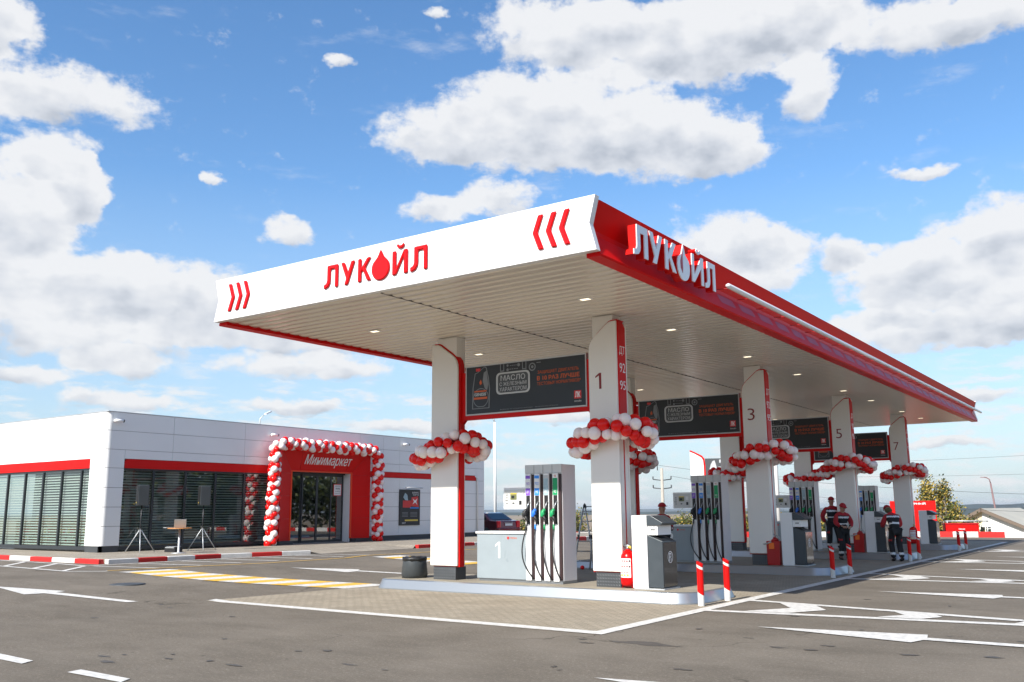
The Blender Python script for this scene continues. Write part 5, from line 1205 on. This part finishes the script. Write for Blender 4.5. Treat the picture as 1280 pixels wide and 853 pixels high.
s = MB(); stele(s, [(.3, 3.95), (.85, 3.95), (.9, 4.8), (.75, 5.4), (.6, 5.35), (.45, 5.1), (.3, 4.6)], .12, .105, 0); stele(s, [(.35, 4.2), (.85, 4.2), (.85, 4.32), (.35, 4.32)], .13, .121, 1); stele(s, [(1.1, 5.2), (2.9, 5.2), (2.9, 5.45), (1.1, 5.45)], .12, .105, 0); stele(s, [(1.0, 3.9), (2.0, 3.9), (2.0, 4.9), (1.0, 4.9)], .12, .105, 0)
s.build('print', [poster_silver, poster_orange], t)
s = MB(); s.tube([(-20.9, 57, -2.5), (-20.9, 57, 3.7)], .15, 8); s.build('post', galv, t)
# utility pole with crossarms
t = thing('utility_pole', 'concrete utility pole with crossarms and insulators behind the nearest service bin', 'utility pole', (-32.15, 68.4, -3))
s = MB(); s.tube([(-32.15, 68.4, -3), (-32.15, 68.4, 5.5)], [.20, .14], 8); s.build('pole', conc, t)
for z in (4.35, 3.55):
    s = MB(); s.tube([(-32.9, 68.0, z+.1), (-32.15, 68.4, z), (-31.4, 68.8, z+.1)], .045, 6); o = s.build('crossarm', graph, t)
    for e in (-.75, .75): MB().tube([(-32.15+e, 68.4+e*.53, z+.1), (-32.15+e, 68.4+e*.53, z+.38)], [.05, .07], 8).build('insulator', poster_grey, o)
MB().tube([(-32.5, 68.2, 5.3), (-32.5, 68.2, 5.9)], .05, 6).build('insulator', poster_grey, t)
def wire(a, b, sag, lab):
    a, b = Vector(a), Vector(b); pts = [a+(b-a)*(i/24)-Vector((0, 0, sag*4*(i/24)*(1-i/24))) for i in range(25)]
    s = MB(); s.tube(pts, .018, 4); tag(s.build('power_line', graph), lab, 'power line', 'power lines beyond the site')
wire((-32.5, 68.2, 5.8), (6, 62, 2.2), .6, 'upper power line falling to the right from the utility pole')
wire((-31.4, 68.8, 4.75), (6, 66, 1.0), .8, 'middle power line falling to the right from the utility pole')
wire((-40, 110, 7.5), (40, 104, 9.5), 1.0, 'high power line crossing the sky right of column 7'); wire((-40, 110, 6.0), (40, 104, 6.6), 1.0, 'lower power line crossing the sky right of column 7')
def lamp_post(x, y, z0, z1, lab, arm=(-.7, -.3), lean=(0, 0), r=.09, m=galv, curved=True):
    t = thing('lamp_post', lab, 'lamp post', (x, y, z0), group='lamp posts around the site')
    pts = [(x, y, z0), (x+lean[0], y+lean[1], z1-.6)]
    MB().tube(pts, [r, r*.7], 8).build('pole', m, t)
    a = (x+lean[0], y+lean[1], z1-.6)
    MB().tube([a, (a[0]+arm[0]*.15, a[1]+arm[1]*.15, z1-.15), (a[0]+arm[0]*.6, a[1]+arm[1]*.6, z1+.05), (a[0]+arm[0], a[1]+arm[1], z1+.1)], r*.5, 6).build('arm', m, t)
    MB().cbox((a[0]+arm[0]*1.25, a[1]+arm[1]*1.25, z1+.1), (.5, .2, .08), 0, Matrix.Rotation(math.atan2(arm[1], arm[0]), 3, 'Z')).build('lamp_head', m, t)
lamp_post(-37.0, 48.0, -.3, 9.3, 'pale lamp post with curved arm behind the parked car', (-1.2, -.9), r=.13, m=white)
lamp_post(-10.6, 38.4, 0, 9.0, 'white lamp post between columns 3 and 5', (-.9, -.6), r=.13, m=white)
lamp_post(-7.9, 43.0, 0, 8.0, 'thin pale lamp post left of column 7', (-.9, -.6), r=.07, m=white)
lamp_post(-8.7, 106.3, -3, 4.9, 'leaning lamp post on the horizon above the white house', (-.6, .0), (-.55, 0), r=.13, m=mat('rusty_post', (.20, .12, .12), .7))
# fire cabinet, sand box
t = thing('fire_cabinet', 'tall red fire cabinet with white lettering behind column 7', 'fire cabinet', (-5.2, 46.0, 0), local=False)
def oriented(D0, u_dir, pts): pass
A = Vector((-7.75, 37.4, 0)); B = Vector((-5.45, 37.4+1.6, 0))
ca = Vector((-.5, .82, 0)); rtv = Vector((.85, .5, 0)).normalized()
A = Vector((-6.41, 45.83, 0)); rtv = Vector((.98, .20, 0))
def wall_rect(mb, u0, u1, z0, z1, d0, d1, mi=0):
    nn = Vector((rtv.y, -rtv.x, 0)); p = [A+rtv*u0, A+rtv*u1]
    vs = [p[0]+nn*d0, p[1]+nn*d0, p[1]+nn*d1, p[0]+nn*d1]
    vs = [v+Vector((0, 0, z0)) for v in vs]+[v+Vector((0, 0, z1)) for v in vs]
    mb.add(vs, [(0, 1, 5, 4), (1, 2, 6, 5), (2, 3, 7, 6), (3, 0, 4, 7), (4, 5, 6, 7), (0, 3, 2, 1)], mi)
def wall_text(mb, s_, u0, u1, z0, z1, d, mi=0):
    tmp = MB(); text(tmp, s_, 'F', u0, u1, z0, z1, 0, mi, .003, bold=.03); nn = Vector((rtv.y, -rtv.x, 0))
    mb.add([tuple(A+rtv*v[0]+nn*(d-v[1])+Vector((0, 0, v[2]))) for v in tmp.v], tmp.f, mi)
s = MB(); wall_rect(s, 0, 2.48, .25, 2.0, 0, -.5); s.build('cabinet_body', red, t)
s = MB(); wall_text(s, 'ПОЖАРНЫЙ', .62, 1.95, 1.78, 1.92, .006); s.build('lettering', white, t)
s = MB(); wall_rect(s, .1, .2, 0, .25, -.1, -.4); wall_rect(s, 2.28, 2.38, 0, .25, -.1, -.4); s.build('feet', graph, t)
t = thing('sand_box', 'low red fire sand box behind the far kerb in front of the house', 'sand box', (-3.2, 48.5, -.3))
A = Vector((-3.92, 48.1, 0))
rtv = Vector((.93, .30, 0)).normalized()
s = MB(); wall_rect(s, 0, 1.85, -.35, .62, 0, -.8); s.build('box_body', red, t)
s = MB(); wall_rect(s, -.03, 1.88, .622, .69, .03, -.83); s.build('box_lid', red_dark, t)
s = MB(); wall_text(s, 'ПЕСОК', .75, 1.1, .30, .37, .006); s.build('lettering', white, t)
# pipe rail above it
s = MB(); s.tube([(-4.2, 50.0, .78), (-1.9, 50.7, .78)], .04, 6); s.tube([(-4.1, 50.0, -.5), (-4.1, 50, .78)], .04, 6); s.tube([(-2.0, 50.7, -.5), (-2.0, 50.7, .78)], .04, 6)
tag(s.build('pipe_rail', galv), 'grey pipe rail just behind the red sand box', 'rail')
# house with gable towards the camera
t = thing('gabled_house', 'low white and cream house with grey roof below the site on the right', 'house', (-4, 75, -3))
yf = 71.5; ax_, az_ = -5.3, 1.30
gl = [(ax_-5.4, az_-3.0), (ax_, az_), (ax_+9.2, az_-4.3), (ax_+9.2, -4), (ax_-5.4, -4)]
s = MB(); s.prism([(ax_-5.2, -4), (ax_-5.2, az_-2.9), (ax_, az_), (ax_, -4)], yf, yf+.3, 'y', 0); s.build('cream_wall', render_c, t)
s = MB(); s.prism([(ax_+.0, -4), (ax_+.0, az_), (ax_+9, az_-4.2), (ax_+9, -4)], yf-.03, yf+.3, 'y', 0); s.box(ax_+8.8, ax_+9, yf+.3, yf+22, -4, az_-4.2); s.build('white_wall', render_w, t)
s = MB()
th = .22
s.prism([(ax_, az_), (ax_, az_+th), (ax_+9.8, az_-4.55+th), (ax_+9.8, az_-4.55)], yf-.4, yf+24, 'y'); s.prism([(ax_, az_), (ax_, az_+th), (ax_-5.8, az_-3.1+th), (ax_-5.8, az_-3.1)], yf-.4, yf+24, 'y'); s.build('roof', roof_slate, t)
s = MB(); s.prism([(ax_-.02, az_-.03), (ax_-.02, az_+th+.04), (ax_+9.9, az_-4.6+th), (ax_+9.9, az_-4.63)], yf-.46, yf-.405, 'y'); s.prism([(ax_+.02, az_-.03), (ax_+.02, az_+th+.04), (ax_-5.9, az_-3.16+th), (ax_-5.9, az_-3.19)], yf-.46, yf-.405, 'y'); s.build('bargeboard', mat('barge_brown', (.16, .12, .09), .8), t)
s = MB(); s.box(ax_-.25, ax_+.62, yf-.09, yf-.032, .10-.65, .10+.1); o = s.build('window', render_w, t); s = MB(); s.box(ax_-.19, ax_+.13, yf-.10, yf-.092, -.49, .04); s.box(ax_+.20, ax_+.56, yf-.10, yf-.092, -.49, -.12); s.box(ax_+.20, ax_+.56, yf-.10, yf-.092, -.07, .04); s.build('pane', car_glass, o)
s = MB(); s.box(ax_+2.2, ax_+2.6, yf+8, yf+8.4, .2, 1.75); s.build('chimney', render_w, t)

# vegetation
leafA = mat('leaf_green', (.11, .125, .026), .6); leafB = mat('leaf_yellow', (.34, .24, .04), .6); leafC = mat('leaf_dark', (.035, .055, .015), .6); bark = mat('bark', (.22, .19, .16), .9); barkd = mat('bark_dark', (.07, .055, .045), .9)
def leaf_mesh(blobs, n, size, seed, name, parent, mats, probs, droop=0):
    rnd = random.Random(seed); s = MB()
    tot = sum(b[3]*b[4] for b in blobs)
    for (cx, cy, cz, rx, rz_) in blobs:
        for i in range(int(n*rx*rz_/tot)):
            u = rnd.gauss(0, .5); v = rnd.gauss(0, .5); w_ = rnd.gauss(0, .5)
            p = Vector((cx+u*rx, cy+v*rx, cz+w_*rz_-droop*abs(u)))
            a = Vector((rnd.uniform(-1, 1), rnd.uniform(-1, 1), rnd.uniform(-1, 1))).normalized(); b_ = a.orthogonal().normalized(); c_ = a.cross(b_); k_ = size*rnd.uniform(.6, 1.4)
            s.add([p+b_*k_, p+c_*k_*.6, p-b_*k_, p-c_*k_*.6], [(0, 1, 2, 3)], rnd.choices(range(len(mats)), probs)[0])
    return s.build(name, mats, parent)
def tree(x, y, z, h, wd, lab, seed, mats, probs, n=5000, size=.09, group=None, stems=3):
    rnd = random.Random(seed); t = thing('tree', lab, 'tree', (x, y, z), group=group)
    s = MB(); s.tube([(x, y, z), (x+.1, y, z+h*.35), (x+.05, y, z+h*.9)], [h*.03, h*.022, h*.006], 7)
    bl_ = []
    for i in range(7+stems*2):
        f_ = .25+.7*i/(6+stems*2); a = rnd.uniform(0, 6.28); rr = wd*.5*(1.05-f_)*rnd.uniform(.6, 1.2)+wd*.08
        e = (x+rr*math.cos(a), y+rr*math.sin(a), z+h*f_+rr*.3); s.tube([(x+.06, y, z+h*(f_-.12)), ((x+e[0])/2, (y+e[1])/2, e[2]-rr*.2), e], [h*.012, h*.008, h*.003], 5)
        bl_.append((e[0], e[1], e[2], wd*rnd.uniform(.16, .26), h*rnd.uniform(.09, .16)))
        bl_.append((e[0]*.5+x*.5, e[1]*.5+y*.5, e[2]-h*.06, wd*rnd.uniform(.12, .2), h*rnd.uniform(.08, .13)))
    bl_.append((x, y, z+h*.93, wd*.14, h*.12))
    s.build('trunk', bark, t); leaf_mesh(bl_, n, size, seed, 'crown', t, mats, probs, .2)
    return t
Mx3 = [leafA, leafB, leafC]
tree(-5.75, 52.2, -2.2, 5.5, 2.3, 'left autumn birch with drooping yellow leaves just right of column 7', 5, Mx3, (.30, .55, .15), 3600, .075, stems=4)
tree(-4.65, 52.6, -2.2, 5.3, 2.5, 'right autumn birch, the denser of the two, left of the white house', 8, Mx3, (.36, .42, .22), 4600, .075, stems=4)
def bush(x, y, z, wd, h, lab, seed, n=1500, probs=(.5, .25, .25)):
    rnd = random.Random(seed); t = thing('shrub', lab, 'shrub', (x, y, z), group='shrubs beyond the site edge')
    s = MB(); bl_ = []
    for i in range(6):
        a = rnd.uniform(0, 6.28); rr = wd*.35*rnd.random(); e = (x+rr*math.cos(a), y+rr*math.sin(a), z+h*rnd.uniform(.5, .9)); s.tube([(x, y, z), e], [.03, .01], 5); bl_.append((e[0], e[1], e[2]-h*.1, wd*.28, h*.3))
    bl_.append((x, y, z+h*.35, wd*.45, h*.4))
    s.build('stems', barkd, t); leaf_mesh(bl_, n, .075, seed, 'foliage', t, Mx3, probs)
bush(-3.6, 53.0, -1.6, 2.6, 2.6, 'round yellow green shrub left of the red sand box', 21, 2500)
rb = random.Random(4)
names_b = ['shrub seen left of the ladder', 'shrub seen right behind the ladder', 'low shrub left of the bright red cap', 'low shrub right of the bright red cap', 'shrub below the price stele', 'shrub at the foot of the far billboard', 'shrub behind the dark red car boot', 'shrub beyond column 3 base', 'small shrub behind the display of the second dispenser', 'small shrub behind the third dispenser']
bp_ = [(-24.3, 39.6, 2.2), (-22.6, 40.6, 2.5), (-19.8, 43.6, 1.7), (-18.9, 44.8, 1.8), (-16.6, 45.6, 1.9), (-15.2, 46.4, 1.9), (-27.5, 38.6, 1.7), (-12.5, 47.5, 1.4), (-13.9, 46.8, 2.2), (-11.2, 48.0, 1.9)]
for i, (x, y, h_) in enumerate(bp_): bush(x, y, -.6, 2.0, h_, names_b[i], 30+i, 1300)
# distant ridges and tree belts
def ridge(name, a0, a1, D, hfun, m, n=90, z0=-12, depth=400):
    s = MB(); 
    for i in range(n+1):
        a = R(a0+(a1-a0)*i/n); dx, dy = math.sin(a), math.cos(a); z = hfun(i/n)
        s.v += [(7+dx*D, -12+dy*D, z0), (7+dx*(D+depth*.15), -12+dy*(D+depth*.15), z), (7+dx*(D+depth), -12+dy*(D+depth), z*.9)]
    for i in range(n):
        for j in range(2): s.f.append((3*i+j, 3*i+3+j, 3*i+4+j, 3*i+1+j)); s.m.append(0); s.sm.append(True)
    return s.build(name, m, kind='structure')
rnd = random.Random(11)
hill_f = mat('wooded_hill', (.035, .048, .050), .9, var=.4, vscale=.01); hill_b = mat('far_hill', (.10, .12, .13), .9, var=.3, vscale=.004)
def bumps(seed, base, amp, lo_=0):
    r_ = random.Random(seed); ph = [(r_.uniform(0, 6.28), r_.uniform(2, 30)) for _ in range(7)]
    return lambda u: base+amp*sum(math.sin(f*u*6.28+p)/(1+f*.15) for p, f in ph)
b1 = bumps(1, 0, 1.2); b2 = bumps(2, 0, 1.2)
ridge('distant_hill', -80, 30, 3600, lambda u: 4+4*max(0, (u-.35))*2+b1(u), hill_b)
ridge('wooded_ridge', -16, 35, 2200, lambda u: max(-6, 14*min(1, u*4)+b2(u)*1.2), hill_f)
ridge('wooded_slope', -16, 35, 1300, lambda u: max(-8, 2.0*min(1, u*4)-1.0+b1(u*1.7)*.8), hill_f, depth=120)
ridge('field_band', -90, -16, 1900, lambda u: -2.2+b2(u)*.5, hill_f, depth=60)
# belt of trees across the drive, what the shop glass mirrors
s = MB(); rnd = random.Random(9)
tb_ = thing('far_wood', 'wood', 'wood', (55, 30, -2)); bpy.data.objects.remove(tb_)
bl_ = [(55+rnd.uniform(-3, 3), -30+5.2*i+rnd.uniform(-2, 2), 3.2+rnd.uniform(-1, 2.5), 4.2, 4.2+rnd.uniform(-.5, 1)) for i in range(34)]
o = leaf_mesh(bl_, 60000, .36, 3, 'woodland_belt', None, [leafC, leafA], (.75, .25)); tag(o, 'band of dark green trees along the road behind the camera, mirrored in the shop glass', 'woodland', kind='stuff')

# ============================================================ HAZE: even pale air round everything, sky outside
hm = bpy.data.materials.new('haze_air'); hm.use_nodes = True; ht = hm.node_tree; ht.nodes.clear()
ho = ht.nodes.new('ShaderNodeOutputMaterial'); hv = ht.nodes.new('ShaderNodeVolumePrincipled')
hv.inputs['Color'].default_value = (.82, .91, .97, 1); hv.inputs['Density'].default_value = .00012; hv.inputs['Anisotropy'].default_value = .3
ht.links.new(hv.outputs[0], ho.inputs['Volume'])
hb = MB().box(-9300, 9300, -9300, 9300, -14, 34).build('haze', hm, kind='stuff')
